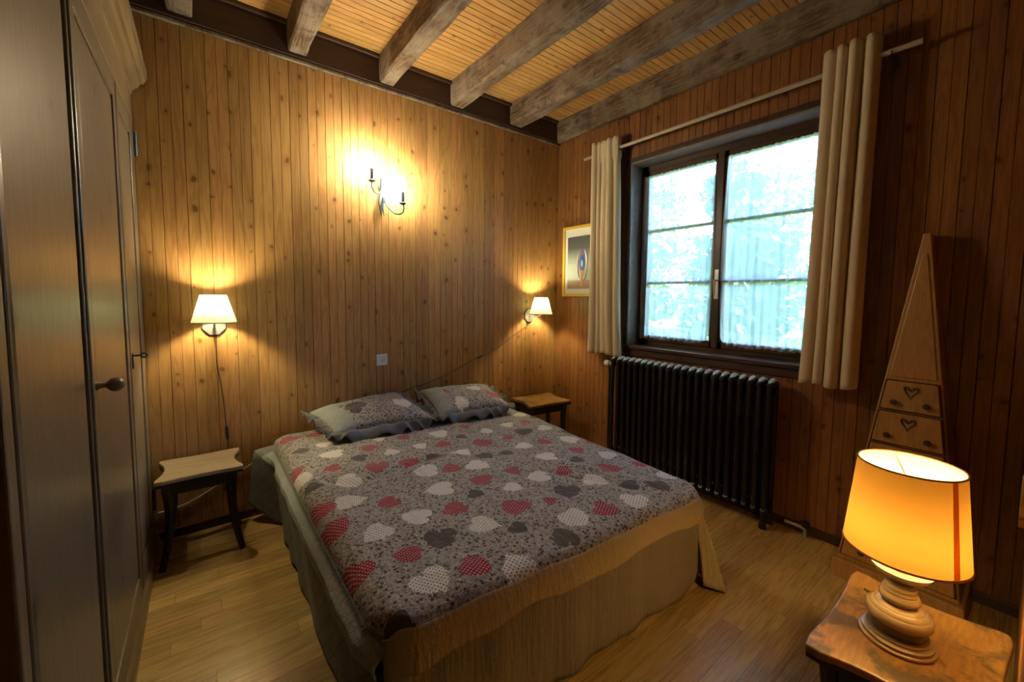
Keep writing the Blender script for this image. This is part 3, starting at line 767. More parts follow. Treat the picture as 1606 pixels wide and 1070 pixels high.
H1 = [  # crop-space hearts: (origin x, origin y, scale), list of (kind, cx, cy, tipx, tipy)
 ((420, 640, 5.35), [('R',175,258,100,310),('R',400,225,440,238),('W',455,305,400,300),('G',265,365,190,380),('W',520,385,400,400),('G',755,412,680,415),('R',840,332,775,325),('W',1055,368,1125,368),('R',1130,250,1070,258),('W',925,262,870,260),('W',1420,212,1330,215),('W',1265,310,1200,312),('R',1485,292,1550,300),('G',1400,400,1310,380),('R',1200,440,1270,412),('R',530,500,450,520),('R',915,495,905,552),('W',655,600,550,640),('W',275,570,345,510),('R',185,535,195,592),('W',1320,535,1215,545),('W',710,775,850,745),('W',1430,670,1285,690),('R',430,850,380,930),('R',1000,785,910,825),('W',1230,895,1100,890),('R',575,985,680,910),('G',370,655,300,690)]),
 ((680, 630, 5.35), [('R',255,212,205,212),('G',225,290,180,300),('W',455,238,510,242),('W',605,188,545,188),('W',715,110,660,115),('R',780,172,830,175),('R',410,340,400,388),('R',615,297,565,300),('G',755,255,750,292),('R',1040,182,1105,195),('W',945,225,1010,232),('G',870,130,930,135),('G',1110,245,1060,248),('W',1125,312,1020,293),('R',935,335,1000,340),('W',770,368,845,380),('R',1185,402,1115,392),('R',1340,328,1400,335),('G',1300,258,1350,268),('W',1555,378,1480,380),('W',1445,440,1375,418),('W',930,465,820,472),('W',240,425,310,445),('G',440,450,500,470),('W',385,535,490,552),('R',165,560,250,565),('G',620,430,680,440),('R',650,575,580,582),('G',1215,490,1280,500),('R',1105,575,1180,585),('R',1490,560,1600,560),('W',870,625,775,640),('W',1370,665,1485,675),('R',385,650,285,645),('W',680,710,760,725),('G',365,765,440,770),('G',1125,755,1140,835),('R',665,870,535,815),('R',970,828,910,820),('R',1465,905,1590,925),('R',165,890,70,930)]),
 ((900, 660, 6.69), [('R',680,440,590,430),('G',850,385,760,380),('W',1010,565,1140,600),('R',1225,520,1310,545),('G',915,690,1010,745),('G',570,670,470,670),('W',640,850,700,1050),('G',150,125,80,110)]),
 ((480, 820, 5.35), [('W',585,92,490,165),('G',1130,130,1140,235),('R',835,255,700,270),('R',400,430,330,600),('R',1440,375,1580,400),('W',1070,500,1215,595),('G',750,850,835,680)]),
 ((740, 780, 5.35), [('W',120,225,250,235),('G',400,265,480,290),('G',765,305,700,240),('W',390,560,210,425),('W',880,180,1000,245),('W',1090,430,1170,400)]),
]
HEARTS = []
kt = {'R': 1, 'W': 2, 'G': 3}
for (ox, oy, s_), lst in H1:
    for k, a, b, c, d in lst:
        P = onz(ox+a/s_, oy+b/s_, .492).xy; Q = onz(ox+c/s_, oy+d/s_, .492).xy
        dv = Q-P; s = max(.024, min(.058, dv.length/1.10))*.96
        HEARTS.append((P, dv.normalized(), s, kt[k]))
def set_hearts(o, hearts, off):
    me = o.data; a = me.attributes.new('heart', 'FLOAT_VECTOR', 'CORNER')
    for p in me.polygons:
        c = Vector((p.center[0]+off[0], p.center[1]+off[1])); best = None; bd = 9
        for h in hearts:
            dx = c.x-h[0].x; dy = c.y-h[0].y
            if abs(dx) > .13 or abs(dy) > .13: continue
            dd = math.hypot(dx, dy)/h[2]
            if dd < bd: bd = dd; best = h
        for li in p.loop_indices:
            if best is None or bd > 2.2: a.data[li].vector = (5, 5, 0); continue
            q = me.vertices[me.loops[li].vertex_index].co
            d = Vector((q.x+off[0], q.y+off[1]))-best[0]; t = best[1]
            a.data[li].vector = ((d.x*t.y-d.y*t.x)/best[2]*1.06, -(d.dot(t))/best[2]*1.0+.06, best[3])
mb = MB().grid(topf, NUx, NVy)
top = build('patterned_top', L(mb, cc), M['quilt'], cov, smooth='all', flip=True)
set_hearts(top, HEARTS, (cc.x, cc.y))
# left fall
def leftf(u, v):
    # u 0 front -> 1 head ; v 0 top -> 1 hem
    p = topf(0, u); prof = [(0, 0), (.012, -.018), (.034, -.036), (.038, -.055), (.030, -.10), (.020, -.20), (.008, -.32), (.002, -.42)]
    k = v*(len(prof)-1); i = min(int(k), len(prof)-2); f = k-i
    o_ = prof[i][0]*(1-f)+prof[i+1][0]*f; dz = prof[i][1]*(1-f)+prof[i+1][1]*f
    wv = .006*math.sin(u*40+math.sin(u*9)*2)*v
    flare = ss(.90, 1.0, u)*.13*v-ss(.78, .87, u)*(1-ss(.88, .93, u))*.03*v
    x = p.x-o_-wv-flare
    z = p.z+dz+.016*0
    hem = ss(.90, 1.0, u)*.10*v
    if v > .97: z += .004*math.sin(u*60)
    return (x, p.y-(.02*v if u < .02 else 0), max(z+hem, .012))
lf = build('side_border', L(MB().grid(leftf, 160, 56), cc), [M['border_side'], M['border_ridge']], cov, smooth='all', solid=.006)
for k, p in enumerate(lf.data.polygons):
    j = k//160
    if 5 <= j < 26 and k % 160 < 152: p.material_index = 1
# front band
def frontf(u, v):
    p = topf(u, 0)
    prof = [(0, 0), (.010, -.012), (.016, -.03), (.020, -.06), (.022, -.10)]
    k = v*(len(prof)-1); i = min(int(k), len(prof)-2); f = k-i
    o_ = prof[i][0]*(1-f)+prof[i+1][0]*f
    depth = .083+.020*(1-u)+.010*math.sin(u*15)+.006*math.sin(u*37)-.035*ss(.93, 1.0, u)
    return (p.x, p.y-o_-.004*math.sin(u*33)*v, p.z-depth*v)
build('front_border', L(MB().grid(frontf, 140, 12), cc), M['border_front'], cov, smooth='all', solid=.006)
# right fall, flaring out at the foot corner
def rightf(u, v):
    p = topf(1, max(0, u)); 
    fl = (1-ss(0, .16, u))
    x = p.x+.02*math.sin(v*PI*.5)+.035*v*fl+.012*math.sin(u*44)*v
    y = p.y-.115*v*fl
    return (x, y, p.z+(.014-p.z)*v)
def rightfold(u, v):
    p = topf(1, 0); q = Vector(rightf(0, v)); 
    x = q.x-(.055*u)*(.3+.7*v)-.0; y = q.y+(.075*u)*(.2+.8*v)
    return (x, y, q.z+.012*u*v)
mb = MB().grid(rightf, 90, 20); mb.grid(rightfold, 8, 20)
build('side_border', L(mb, cc), M['border_front'], cov, smooth='all', solid=.006)

# ------------------------------------------------------------------ pillows
def pillow(A, B, C_, D_, thick, seed, label, hearts, ruffle_front):
    """corners: A front-left, B front-right, C back-right, D back-left (3D, centre plane)"""
    rnd = random.Random(seed)
    cen = (A+B+C_+D_)/4
    t = thing('pillow', cen, label, 'pillow', 'heart-print pillows at the head of the bed')
    nrm = (B-A).cross(D_-A).normalized()
    def base(u, v): return A.lerp(B, u).lerp(D_.lerp(C_, u), v)
    def puff(u, v):
        a = max(0, 1-abs(2*u-1)**2.6); b = max(0, 1-abs(2*v-1)**2.6)
        return (a*b)**.5
    def fnt(sgn):
        def f(u, v):
            # pull the sides in a little for a soft outline
            uu = .5+(u-.5)*(1-.05*math.sin(PI*v)); vv = .5+(v-.5)*(1-.06*math.sin(PI*u))
            p = base(uu, vv); n = mn.noise(Vector((u*4+seed, v*4, sgn)))
            h = thick*.5*puff(u, v)*(1+.16*n)
            return p+nrm*h*sgn-cen
        return f
    top_ = build('cover', MB().grid(fnt(1), 44, 36).grid(fnt(-1), 44, 36), [M['quilt']], t, smooth='all', weld=True)
    set_hearts(top_, hearts, (cen.x, cen.y))
    # flat grey border panel at the left end of the cover
    def bf(u, v):
        p = Vector(fnt(1)(.005+u*.20, v)); return p+nrm*(.005)
    build('border_band', MB().grid(bf, 8, 36), M['border_pillow'], t, smooth='all', flip=True)
    # ruffle around the edge
    per = [(0, 0), (1, 0), (1, 1), (0, 1)]
    pts = []; n = 260
    for k in range(n):
        s = k/n*4; i = int(s); f = s-i; a = per[i]; b = per[(i+1) % 4]
        pts.append((a[0]+(b[0]-a[0])*f, a[1]+(b[1]-a[1])*f, i))
    vs = []; fs = []; m = 7
    for k, (u, v, side) in enumerate(pts):
        uu = .5+(u-.5)*(1-.05*math.sin(PI*v)); vv = .5+(v-.5)*(1-.06*math.sin(PI*u))
        p = base(uu, vv)-cen; ctr = base(.5, .5)-cen
        cu, cv = u-.5, v-.5; mm = max(abs(cu), abs(cv))
        q = base(.5+cu/mm*.5*1.0, .5+cv/mm*.5)-cen
        out = (p-ctr).normalized()
        fr_ = (k/n*4) % 1; efw = max(0, min(1, 5*fr_, 5*(1-fr_))) if side == 0 else 0
        if side == 0: w_ = .045+(ruffle_front-.045)*efw
        elif side == 2: w_ = .03
        else: w_ = .045
        for j in range(m):
            f = j/(m-1); wav = (math.sin(k*.55+math.sin(k*.13)*2)*.016+.010*math.sin(k*.23))*f*(1+.8*efw)
            dirn = out
            if side == 0: dirn = (out+Vector((0, 0, -.5*efw))).normalized()
            pp_ = p+dirn*w_*f+nrm*(wav+.004)
            if side == 0 : pp_ = pp_+nrm*.35*efw*w_*math.sin(f*PI)
            vs.append(pp_)
    for k in range(n):
        for j in range(m-1):
            a = k*m+j; b = ((k+1) % n)*m+j; fs.append((a, b, b+1, a+1))
    build('ruffle', MB().add(vs, fs), M['ruffle'], t, smooth='all', solid=.003, flip=True)
    return t
V3 = lambda *a: Vector(a)
def pl_hearts(lst, z):
    r = []
    for k, a, b, c, d in lst:
        P = onz(a, b, z).xy; Q = onz(c, d, z).xy; dv = Q-P
        r.append((P, dv.normalized(), max(.03, min(.06, dv.length/1.1)), kt[k]))
    return r
h1 = pl_hearts([('R', 527, 633, 517, 636), ('W', 565, 633, 545, 634), ('R', 600, 632, 608, 632), ('W', 633, 637, 640, 640), ('G', 555, 645, 540, 644), ('R', 572, 621, 578, 622)], .62)
h2 = pl_hearts([('R', 689, 624, 683, 628), ('W', 697, 611, 686, 612), ('W', 722, 628, 715, 626), ('R', 775, 617, 782, 620), ('W', 745, 616, 752, 618), ('G', 733, 608, 740, 608)], .62)
pillow(V3(.585, 2.455, .535), V3(1.185, 2.385, .545), V3(1.075, 2.765, .660), V3(.500, 2.765, .600), .150, 1, 'heart-print pillow with pale border on the left half of the bed head', h1, .085)
pillow(V3(1.225, 2.395, .545), V3(1.775, 2.345, .540), V3(1.840, 2.765, .610), V3(1.245, 2.765, .640), .150, 2, 'heart-print pillow on the right half of the bed, near the small corner table', h2, .080)

# ------------------------------------------------------------------ stool-like bedside tables
def small_table(name, loc, rz, label, topmat, w_, d_, h, splay=.03):
    t = thing(name, loc, label, 'table', 'dark-legged side tables with curved tops', rz)
    hw, hd = w_/2, d_/2
    # concave outline with rounded pointed corners
    out = []
    cs = [(-hw, -hd), (hw, -hd), (hw, hd), (-hw, hd)]
    for i in range(4):
        a = Vector(cs[i]); b = Vector(cs[(i+1) % 4]); d = (b-a); nrm = Vector((-d.y, d.x)).normalized()
        dip = .036 if i in (1, 3) else .012
        out.append((a.x*.965, a.y*.955))
        for k in range(1, 16):
            f = k/16; f2 = .05+.90*f
            p = a+d*f2+nrm*dip*math.sin(PI*f)
            out.append((p.x, p.y))
    mb = MB().prism(out, 'z', h-.022, h)
    build('table_top', mb, [topmat], t, bevel=.006, seg=3)
    mb = MB().prism([(x*.985, y*.985) for x, y in out], 'z', h-.034, h-.0222)
    build('edge_moulding', mb, M['black_wood'], t)
    a = .045
    mb = MB().box(-hw+a, -hd+a, h-.095, hw-a, -hd+a+.018, h-.0345).box(-hw+a, hd-a-.018, h-.095, hw-a, hd-a, h-.0345)
    mb.box(-hw+a, -hd+a+.018, h-.095, -hw+a+.018, hd-a-.018, h-.0345).box(hw-a-.018, -hd+a+.018, h-.095, hw-a, hd-a-.018, h-.0345)
    build('apron', mb, M['black_wood'], t, bevel=.003)
    for sx in (-1, 1):
        for sy in (-1, 1):
            x, y = sx*(hw-a-.005), sy*(hd-a-.005)
            pts = []
            for k in range(12):
                f = k/11; s = splay*(f**2.2)-.012*math.sin(PI*f)
                pts.append((x+sx*s, y+sy*s, (h-.0345)*(1-f)+.0*f))
            mb = MB().tube(pts, [.024-.010*(k/11) for k in range(12)], 8)
            build('leg', mb, M['black_wood'], t, smooth=True)
    return t
small_table('bedside_table', (-.040, 2.655, 0), math.radians(0), 'small dark-legged bedside table with pale curved top, left of the bed', M['pale_top'], .368, .325, .455)
small_table('bedside_table', (2.330, 2.625, 0), math.radians(-7), 'small dark bedside table in the corner right of the bed', M['worn'], .44, .34, .455)
small_table('side_table', (1.445, .158, 0), math.radians(0), 'worn orange-brown side table carrying the lit table lamp', M['worn'], .490, .340, .46)

# ------------------------------------------------------------------ wall lamps beside the bed
def wall_lamp(cx, cz, label, dx=0, tilt=0):
    t = thing('wall_lamp', (cx, D, cz), label, 'wall lamp', 'shaded wall lamps beside the bed')
    # half-shield back plate
    o = [(.058*math.cos(a), .062*math.sin(a)*(1 if math.sin(a) > 0 else 1.05)) for a in [2*PI*k/8+PI/8 for k in range(8)]]
    mb = MB().prism(o, 'y', -.012, -.001)
    bp = build('back_plate', mb, M['steel'], t, bevel=.002)
    build('plate_rim', MB().prism([(x*1.10, y*1.12) for x, y in o], 'y', -.006, -.0005), M['black_plastic'], t)
    mb = MB().tube([(0, -.010, -.005), (0, -.05, -.012), (dx*.6, -.10, -.012), (dx, -.128, .008), (dx, -.13, .05)], .0065, 10)
    build('arm', mb, M['steel'], t, smooth=True)
    build('socket', MB().lathe([(.013, .03), (.016, .035), (.016, .075), (.012, .08)], (dx, -.13, 0), 16), M['white_plastic'], t, smooth=True)
    build('bulb', MB().lathe([(.010, .078), (.014, .088), (.021, .108), (.021, .122), (.012, .136), (0, .140)], (dx, -.13, 0), 16), M['bulb_sconce'], t, smooth=True)
    n = 40; z0, z1, r0_, r1_ = .018, .165, .102, .060
    sh = build('lamp_shade', MB().lathe([(r0_, z0), (r0_*.78+r1_*.22, z0+(z1-z0)*.22), (r0_*.5+r1_*.5, z0+(z1-z0)*.5), (r1_, z1)], (dx, -.13, 0), n, caps=False), M['shade_cream'], t, smooth='all', flip=True)
    build('shade_trim', MB().tube([(dx+r0_*math.cos(2*PI*k/40), -.13+r0_*math.sin(2*PI*k/40), z0) for k in range(41)], .0022, 6, caps=False), M['shade_cream'], sh, smooth=True)
    build('shade_carrier', MB().tube([(dx-r1_*.98, -.13, z1-.012), (dx, -.13, z1-.018), (dx+r1_*.98, -.13, z1-.012)], .0016, 6).tube([(dx, -.13-r1_*.98, z1-.012), (dx, -.13, z1-.018), (dx, -.13+r1_*.98, z1-.012)], .0016, 6).tube([(dx, -.13, z1-.018), (dx, -.13, .138)], .0016, 6), M['steel'], t)
    return t
wall_lamp(.045, 1.180, 'left of the two wall lamps, cream shade, above the pale bedside table')
wall_lamp(2.375, 1.180, 'right of the two wall lamps, cream shade, near the framed picture', dx=.030)

def cord(name, pts, r, mat, label, sw=None, cat='cord'):
    # Catmull-Rom smoothing
    P = [Vector(p) for p in pts]; out = []
    for i in range(len(P)-1):
        p0, p1, p2, p3 = P[max(i-1, 0)], P[i], P[i+1], P[min(i+2, len(P)-1)]
        for k in range(8):
            t = k/8; out.append(.5*((2*p1)+(p2-p0)*t+(2*p0-5*p1+4*p2-p3)*t*t+(3*p1-p0-3*p2+p3)*t**3))
    out.append(P[-1])
    if sw is None:
        return tag(build(name, MB().tube(out, r, 8), mat, smooth=True), label, cat)
    c = thing(name, out[0], label, cat)
    build('cable', L(MB().tube(out, r, 8), out[0]), mat, c, smooth=True)
    a, b = Vector(sw[0]), Vector(sw[1])
    build('switch', L(MB().tube([a, a.lerp(b, .2), a.lerp(b, .8), b], [.004, .009, .009, .004], 10), out[0]), M['black_plastic'], c, smooth=True)
    return c
yb = D-.006
cord('lamp_cord', [(.046, yb, 1.108), (.050, yb, 1.03), (.052, yb, .93), (.066, yb, .84), (.076, yb, .70), (.082, yb, .60), (.086, yb, .50), (.088, yb-.004, .36)], .0028, M['cord_dark'], 'dark cord with black switch hanging from the left wall lamp', ((.0825, yb-.004, .585), (.086, yb-.004, .500)))
cord('lamp_cord', [(2.375, yb, 1.105), (2.20, yb, 1.008), (1.98, yb, .888), (1.755, yb, .817), (1.518, yb, .722), (1.30, yb, .668), (1.123, yb, .628), (1.05, yb, .55)], .0032, M['cord_dark'], 'brown cord sloping across the wall from the right wall lamp to the bed', ((1.86, yb-.003, .853), (1.80, yb-.003, .832)))
cord('white_cord', [(.32, yb, .42), (.256, yb, .362), (.134, yb, .292), (.056, yb, .258), (-.064, yb, .195), (-.15, yb, .168), (-.235, yb, .160)], .0035, M['cord_white'], 'thin white cord sagging along the wall behind the left bedside table')

# ------------------------------------------------------------------ candle wall light
ch = thing('candle_wall_light', (1.010, D, 2.04), 'wrought-iron wall light with two lit candle bulbs on curled arms', 'wall light')
ccn = Vector(ch.location)
yy = D-.035
mb = MB().prism([(1.003, 2.175), (1.018, 2.175), (1.030, 2.10), (1.022, 2.06), (1.034, 2.00), (1.020, 1.955), (1.012, 1.905), (1.000, 1.955), (.992, 2.00), (1.004, 2.06), (.990, 2.10)], 'y', D-.022, D-.001)
build('back_plate', L(mb, ccn), M['wrought'], ch, bevel=.004)
def spiral(c, r0_, r1_, a0, a1, n=22, y0=yy, y1=yy):
    return [(c[0]+(r0_+(r1_-r0_)*k/n)*math.cos(a0+(a1-a0)*k/n), y0+(y1-y0)*k/n, c[1]+(r0_+(r1_-r0_)*k/n)*math.sin(a0+(a1-a0)*k/n)) for k in range(n+1)]
yc = D-.075; YOUT = D-.135
arm1 = [(.934, yc, 2.118), (.932, yc, 2.085), (.945, yc, 2.058), (.962, yc+.01, 2.045), (.982, yc+.02, 2.052), (1.000, yy, 2.075), (1.008, yy, 2.105), (1.003, yy, 2.135), (.990, yy, 2.150), (.978, yy, 2.145)]
arm2 = [(1.150, yc, 1.998), (1.158, yc, 1.972), (1.150, yc, 1.942), (1.125, yc, 1.925), (1.092, yc+.01, 1.925), (1.060, yc+.02, 1.945), (1.032, yy, 1.975), (1.018, yy, 2.005), (1.024, yy, 2.035), (1.045, yy, 2.052), (1.062, yy, 2.045), (1.064, yy, 2.030)]
def smooth_pts(P, k_=6):
    P = [Vector(p) for p in P]; out = []
    for i in range(len(P)-1):
        p0, p1, p2, p3 = P[max(i-1, 0)], P[i], P[i+1], P[min(i+2, len(P)-1)]
        for k in range(k_):
            t = k/k_; out.append(.5*((2*p1)+(p2-p0)*t+(2*p0-5*p1+4*p2-p3)*t*t+(3*p1-p0-3*p2+p3)*t**3))
    out.append(P[-1]); return out
def outw(p):
    y = D-.035-(D-.035-p[1])*(.135-.035)/(.075-.035); k = y/2.791
    return (p[0]*k, y, CAMZ+(p[2]-CAMZ)*k)
for a, (cx, cz) in ((arm1, (.934, 2.118)), (arm2, (1.150, 1.998))):
    a = [outw(p) for p in a]; yc = YOUT; cx, _, cz = outw((cx, D-.075, cz))
    ar = build('arm', L(MB().tube(smooth_pts(a), .0052, 8), ccn), M['wrought'], ch, smooth=True)
    build('drip_pan', L(MB().lathe([(.006, -.006), (.020, .0), (.026, .006), (.024, .008), (.008, .004)], (cx, yc, cz), 20), ccn), M['wrought'], ar, smooth=True)
    build('candle_sleeve', L(MB().lathe([(.0105, .004), (.0105, .085), (.007, .087)], (cx, yc, cz), 14), ccn), M['white_plastic'] if False else M['wrought'], ar, smooth=True)
    build('bulb', L(MB().lathe([(.008, .087), (.017, .096), (.024, .115), (.023, .138), (.014, .165), (.005, .184), (0, .188)], (cx, yc, cz), 16), ccn), M['bulb_chand'], ar, smooth=True)
build('tassel', L(MB().tube([(1.012, yy, 1.99), (1.004, yy, 1.955), (.998, yy, 1.915)], [.006, .008, .003], 8).tube([(1.016, yy, 1.98), (1.016, yy, 1.94), (1.022, yy, 1.905)], [.005, .006, .002], 8), ccn), M['wrought'], ch, smooth=True)

# ------------------------------------------------------------------ socket on the wall
so = thing('power_socket', (1.003, D, .890), 'square white power socket on the wall above the bed', 'socket')
build('plate', MB().box(-.040, -.012, -.041, .040, -.001, .041), M['white_plastic'], so, bevel=.005, seg=3)
build('socket_well', MB().lathe([(.021, -.0135), (.019, -.0135), (.018, -.0125), (0, -.0125)], (0, 0, 0), 24, axis='y', caps=False), M['white_plastic'], so, smooth=True)
build('socket_hole', MB().lathe([(.0032, -.0129), (0, -.0129)], (-.008, 0, 0), 10, axis='y', caps=False).lathe([(.0032, -.0129), (0, -.0129)], (.008, 0, 0), 10, axis='y', caps=False).lathe([(.0025, -.018), (.0025, -.0125)], (0, 0, -.010), 8, axis='y'), M['black_plastic'], so)

# ------------------------------------------------------------------ framed picture
pc = thing('framed_picture', (W, 2.545, 1.675), 'yellow-framed picture of a jewelled blue ornament, half behind the curtain', 'picture')
def ring(y0, z0, y1, z1, t, x0, x1):
    return MB().box(x0, y0, z0, x1, y0+t, z1).box(x0, y1-t, z0, x1, y1, z1).box(x0, y0+t, z0, x1, y1-t, z0+t).box(x0, y0+t, z1-t, x1, y1-t, z1)
build('frame', ring(-.212, -.318, .212, .318, .026, -.024, -.001), M['frame_yellow'], pc, bevel=.003)
build('mat_board', MB().box(-.010, -.19, -.296, -.006, .19, .296), M['mat_white'], pc)
def print_mat():
    t = NT('print_background'); _, x = t.coord()
    c = t.ramp(t.math('ADD', t.math('MULTIPLY', x[2], 1/.47), .5), [(0.0, (.34, .28, .22)), (.13, (.40, .34, .28)), (.15, (.50, .62, .62)), (.42, (.46, .55, .52)), (.75, (.10, .11, .11)), (1.0, (.07, .08, .08))])
    t.bsdf(c, .6); return t.m
build('print', MB().box(-.0125, -.152, -.248, -.0102, .155, .222), print_mat(), pc)
def egg(cy, cz, ry, rz, x0, x1, top=1.0, n=28):
    o = []
    for k in range(n):
        a = 2*PI*k/n; r_ = 1-.12*math.sin(a)*top
        o.append((cy+ry*math.cos(a)*r_, cz+rz*math.sin(a)))
    return MB().prism(o, 'x', x0, x1)
mb = MB()
for s in (-1, 1):
    pts = [(-.014, -.028+s*.030, .10), (-.014, -.028+s*.048, .04), (-.014, -.028+s*.055, -.04), (-.014, -.028+s*.046, -.13), (-.014, -.028+s*.020, -.175)]
    mb.tube(smooth_pts(pts), [.004+.006*math.sin(PI*k/24) for k in range(25)], 8)
build('silver_wings', mb, M['steel'], pc, smooth=True)
M['gem'] = plain('blue_gem', (.05, .14, .55), .2); M['gem2'] = plain('pale_gem', (.30, .62, .85), .2); M['violet'] = plain('violet_gem', (.16, .13, .30), .3)
build('ornament_body', egg(-.028, -.005, .036, .095, -.0145, -.0126), M['violet'], pc)
build('blue_stone', egg(-.028, -.005, .023, .060, -.0165, -.0146), M['gem'], pc, bevel=.001)
build('pale_stone', egg(-.028, -.022, .012, .032, -.0180, -.0166), M['gem2'], pc, bevel=.001)
build('gold_foot', MB().prism([(-.056, -.085), (.000, -.085), (-.018, -.135), (-.020, -.20), (-.010, -.225), (-.046, -.225), (-.036, -.20), (-.038, -.135)], 'x', -.0150, -.0127), M['brass'], pc)

# ------------------------------------------------------------------ obelisk chest
ob = thing('obelisk_chest', (2.57, .335, 0), 'tall tapering obelisk-shaped wooden chest of small drawers against the right wall', 'chest')
YO = .335; ZT = 1.655
def half(z): return .205+(.013-.205)*((z-.09)/(ZT-.09))
def fx(z): return 2.440+(2.625-2.440)*((z-.09)/(ZT-.09))
BX = W-.014
def obx(z0, z1, e=0.0, fo=0.0, rounded=False):
    vs = []
    for z in (z0, z1):
        h = half(z)+e
        vs += [(fx(z)-fo, YO-h, z), (fx(z)-fo, YO+h, z), (BX, YO+h, z), (BX, YO-h, z)]
    return vs
q8 = [(0, 1, 2, 3), (7, 6, 5, 4), (0, 4, 5, 1), (1, 5, 6, 2), (2, 6, 7, 3), (3, 7, 4, 0)]
oc = Vector(ob.location)
build('body', L(MB().add(obx(.09, ZT), q8), oc), M['obelisk'], ob, bevel=.006, seg=3)
build('plinth', L(MB().add([(2.415, YO-.225, 0), (2.415, YO+.225, 0), (BX, YO+.225, 0), (BX, YO-.225, 0), (2.418, YO-.218, .09), (2.418, YO+.218, .09), (BX, YO+.218, .09), (BX, YO-.218, .09)], q8), oc), M['obelisk'], ob, bevel=.004)
def slab(z0, z1, inset, out, x_off=0.0):
    vs = []
    for z in (z0, z1):
        h = half(z)-inset
        vs += [(fx(z)-out, YO-h, z), (fx(z)-out, YO+h, z), (fx(z)+.004-x_off, YO+h, z), (fx(z)+.004-x_off, YO-h, z)]
    return MB().add(vs, q8)
build('upper_panel', L(slab(.995, 1.56, .016, .004), oc), M['obelisk'], ob, bevel=.003)
for (z0, z1) in ((.845, .975), (.690, .830), (.525, .675), (.340, .510), (.115, .325)):
    build('drawer_gap', L(slab(z0-.006, z1+.006, .006, .0015), oc), M['obelisk_line'], ob)
    d = build('drawer', L(slab(z0, z1, .014, .010), oc), M['obelisk'], ob, bevel=.003)
    zm = (z0+z1)/2; h = half(zm)-.030; xf = fx(zm)-.0115
    for sy in (-1, 1):
        mb = MB().lathe([(.011, 0), (.011, -.004), (.008, -.008), (.013, -.014), (.010, -.020), (0, -.022)], (xf+.002, YO+sy*h*.72, z0+.035), 16, axis='x')
        build('knob', L(mb, oc), M['obelisk_line'], d, smooth=True)
    mb = MB(); zc = z1-.035
    xs = fx(zc)-.012
    for sy in (-1, 1):
        mb.tube(smooth_pts([(xs, YO, zc-.04), (xs, YO+sy*.008, zc-.02), (xs, YO+sy*.022, zc), (xs, YO+sy*.020, zc+.014), (xs, YO+sy*.008, zc+.012), (xs, YO+sy*.010, zc+.002)], 4), .003, 6)
    mb.lathe([(.006, 0), (.004, -.004), (0, -.005)], (xs+.002, YO, zc), 10, axis='x')
    build('carving', L(mb, oc), M['obelisk_line'], d, smooth=True)

# ------------------------------------------------------------------ table lamp
TX, TY, TZ = 1.419, .180, .4602
tl = thing('table_lamp', (TX, TY, TZ), 'lit table lamp with golden shade and turned wooden foot on the side table', 'table lamp')
ZS, RS = 1.10, .93
def lz(p): return [(a*RS, b*ZS) for a, b in p]
build('base_disc', MB().lathe(lz([(.0, 0), (.079, 0), (.082, .003), (.082, .007), (.078, .0095), (.074, .0096), (.0735, .012), (.077, .0125), (.077, .017), (.072, .0195), (.066, .0197), (.066, .0225), (.068, .0235), (.066, .026), (.055, .0262)]), n=56), M['turned'], tl, smooth=True)
build('dark_band', MB().lathe(lz([(.040, .026), (.055, .0262), (.058, .034), (.0635, .044), (.0665, .0525), (.064, .0535), (.040, .0535)]), n=48), M['turned_dark'], tl, smooth=True)
build('turned_body', MB().lathe(lz([(.040, .0535), (.067, .0537), (.0715, .059), (.072, .068), (.068, .0765), (.0645, .0785), (.0630, .0775), (.0615, .080), (.056, .086), (.0525, .0875), (.051, .0865), (.049, .0885), (.043, .092), (.034, .0935), (.028, .094)]), n=56), M['turned'], tl, smooth=True)
build('neck', MB().lathe(lz([(.026, .094), (.030, .0945), (.038, .098), (.0435, .105), (.0435, .112), (.039, .119), (.0370, .1195), (.0365, .122), (.0385, .1235), (.036, .128), (.0335, .1285), (.033, .131), (.0350, .1325), (.032, .137), (.0295, .1375), (.029, .140), (.0305, .1415), (.027, .146), (.022, .148), (.022, .151)]), n=48), M['turned'], tl, smooth=True)
build('cup', MB().lathe(lz([(.018, .149), (.030, .152), (.046, .159), (.058, .168), (.064, .176), (.066, .181), (.063, .181), (.040, .172), (.012, .170)]), n=48), M['turned'], tl, smooth=True)
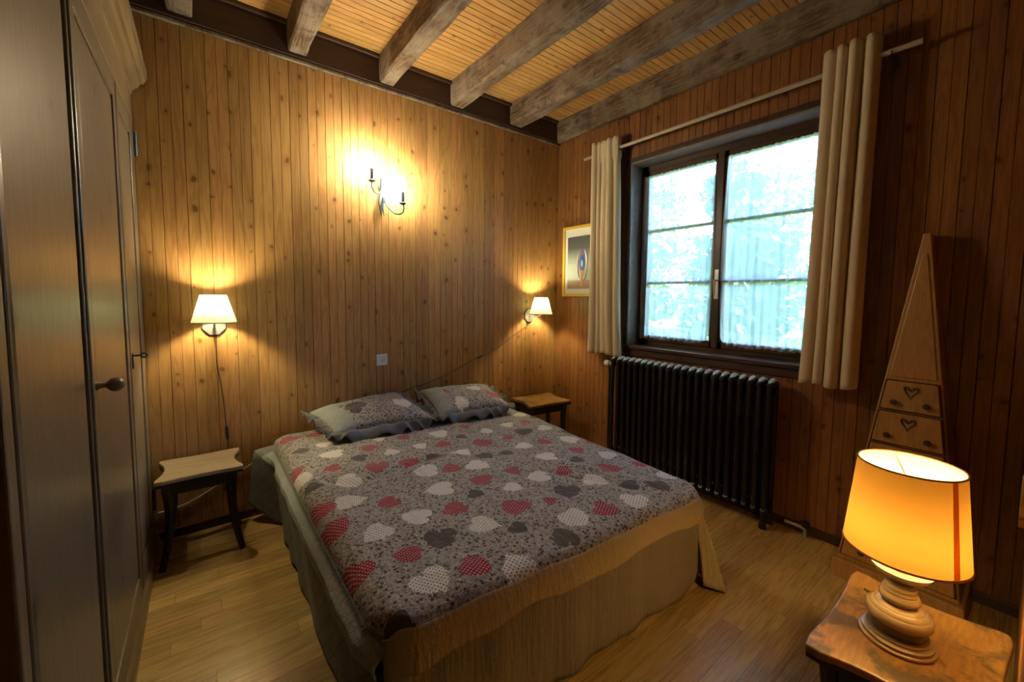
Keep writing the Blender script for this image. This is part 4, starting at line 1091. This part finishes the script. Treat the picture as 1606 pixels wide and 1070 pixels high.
build('socket', MB().lathe(lz([(.014, .170), (.018, .176), (.018, .228), (.014, .232)]), n=20), M['white_plastic'], tl, smooth=True)
build('bulb', MB().lathe(lz([(.012, .232), (.018, .245), (.029, .268), (.031, .285), (.025, .303), (.012, .313), (0, .315)]), n=20), M['bulb_table'], tl, smooth=True)
s0, s1, q0, q1 = .245, .472, .121, .101
n = 72; seam_a = math.radians(-128)
def shade_part(a0, a1, mat, name, parent, dr=0):
    m_ = max(2, int(n*abs(a1-a0)/(2*PI)))
    def f(u, v):
        a = a0+(a1-a0)*u; r_ = q0+(q1-q0)*v+dr; return (r_*math.cos(a), r_*math.sin(a), s0+(s1-s0)*v)
    return build(name, MB().grid(f, m_, 8), mat, parent, smooth='all', flip=True)
sh = shade_part(0, 2*PI, M['shade_gold'], 'lamp_shade', tl)
shade_part(seam_a, seam_a+.13, M['shade_strip'], 'shade_seam', sh, .0012)
for (r_, z, rr) in ((q0, s0, .0028), (q1, s1, .0024)):
    build('shade_trim', MB().tube([(r_*math.cos(2*PI*k/60), r_*math.sin(2*PI*k/60), z) for k in range(61)], rr, 6, caps=False), M['shade_trim'], sh, smooth=True)
mb = MB()
for k in range(3):
    a = 2*PI*k/3+.4; mb.tube([(q1*.985*math.cos(a), q1*.985*math.sin(a), s1-.014), (.03*math.cos(a), .03*math.sin(a), s1-.036), (.012*math.cos(a), .012*math.sin(a), .300)], .0016, 6)
build('shade_carrier', mb, M['brass'], tl, smooth=True)
build('power_cord', MB().tube(smooth_pts([(.062, -.02, .0035), (.10, .02, .0035), (.150, .065, .0035), (.165, .098, .0035)]), .0030, 8), M['cord_dark'], tl, smooth=True)

# carved wooden ornament on the near wall
wo_ = thing('wall_ornament', (1.93, FRONT, .75), 'small orange-brown scalloped wooden ornament on the near wall, at the right edge', 'ornament')
o = []
for k in range(36):
    a = 2*PI*k/36; r_ = 1+.10*math.cos(9*a); o.append((.05*r_*math.cos(a), .075*r_*math.sin(a)))
build('plaque', MB().prism(o, 'y', .001, .022), M['obelisk'], wo_, bevel=.003)
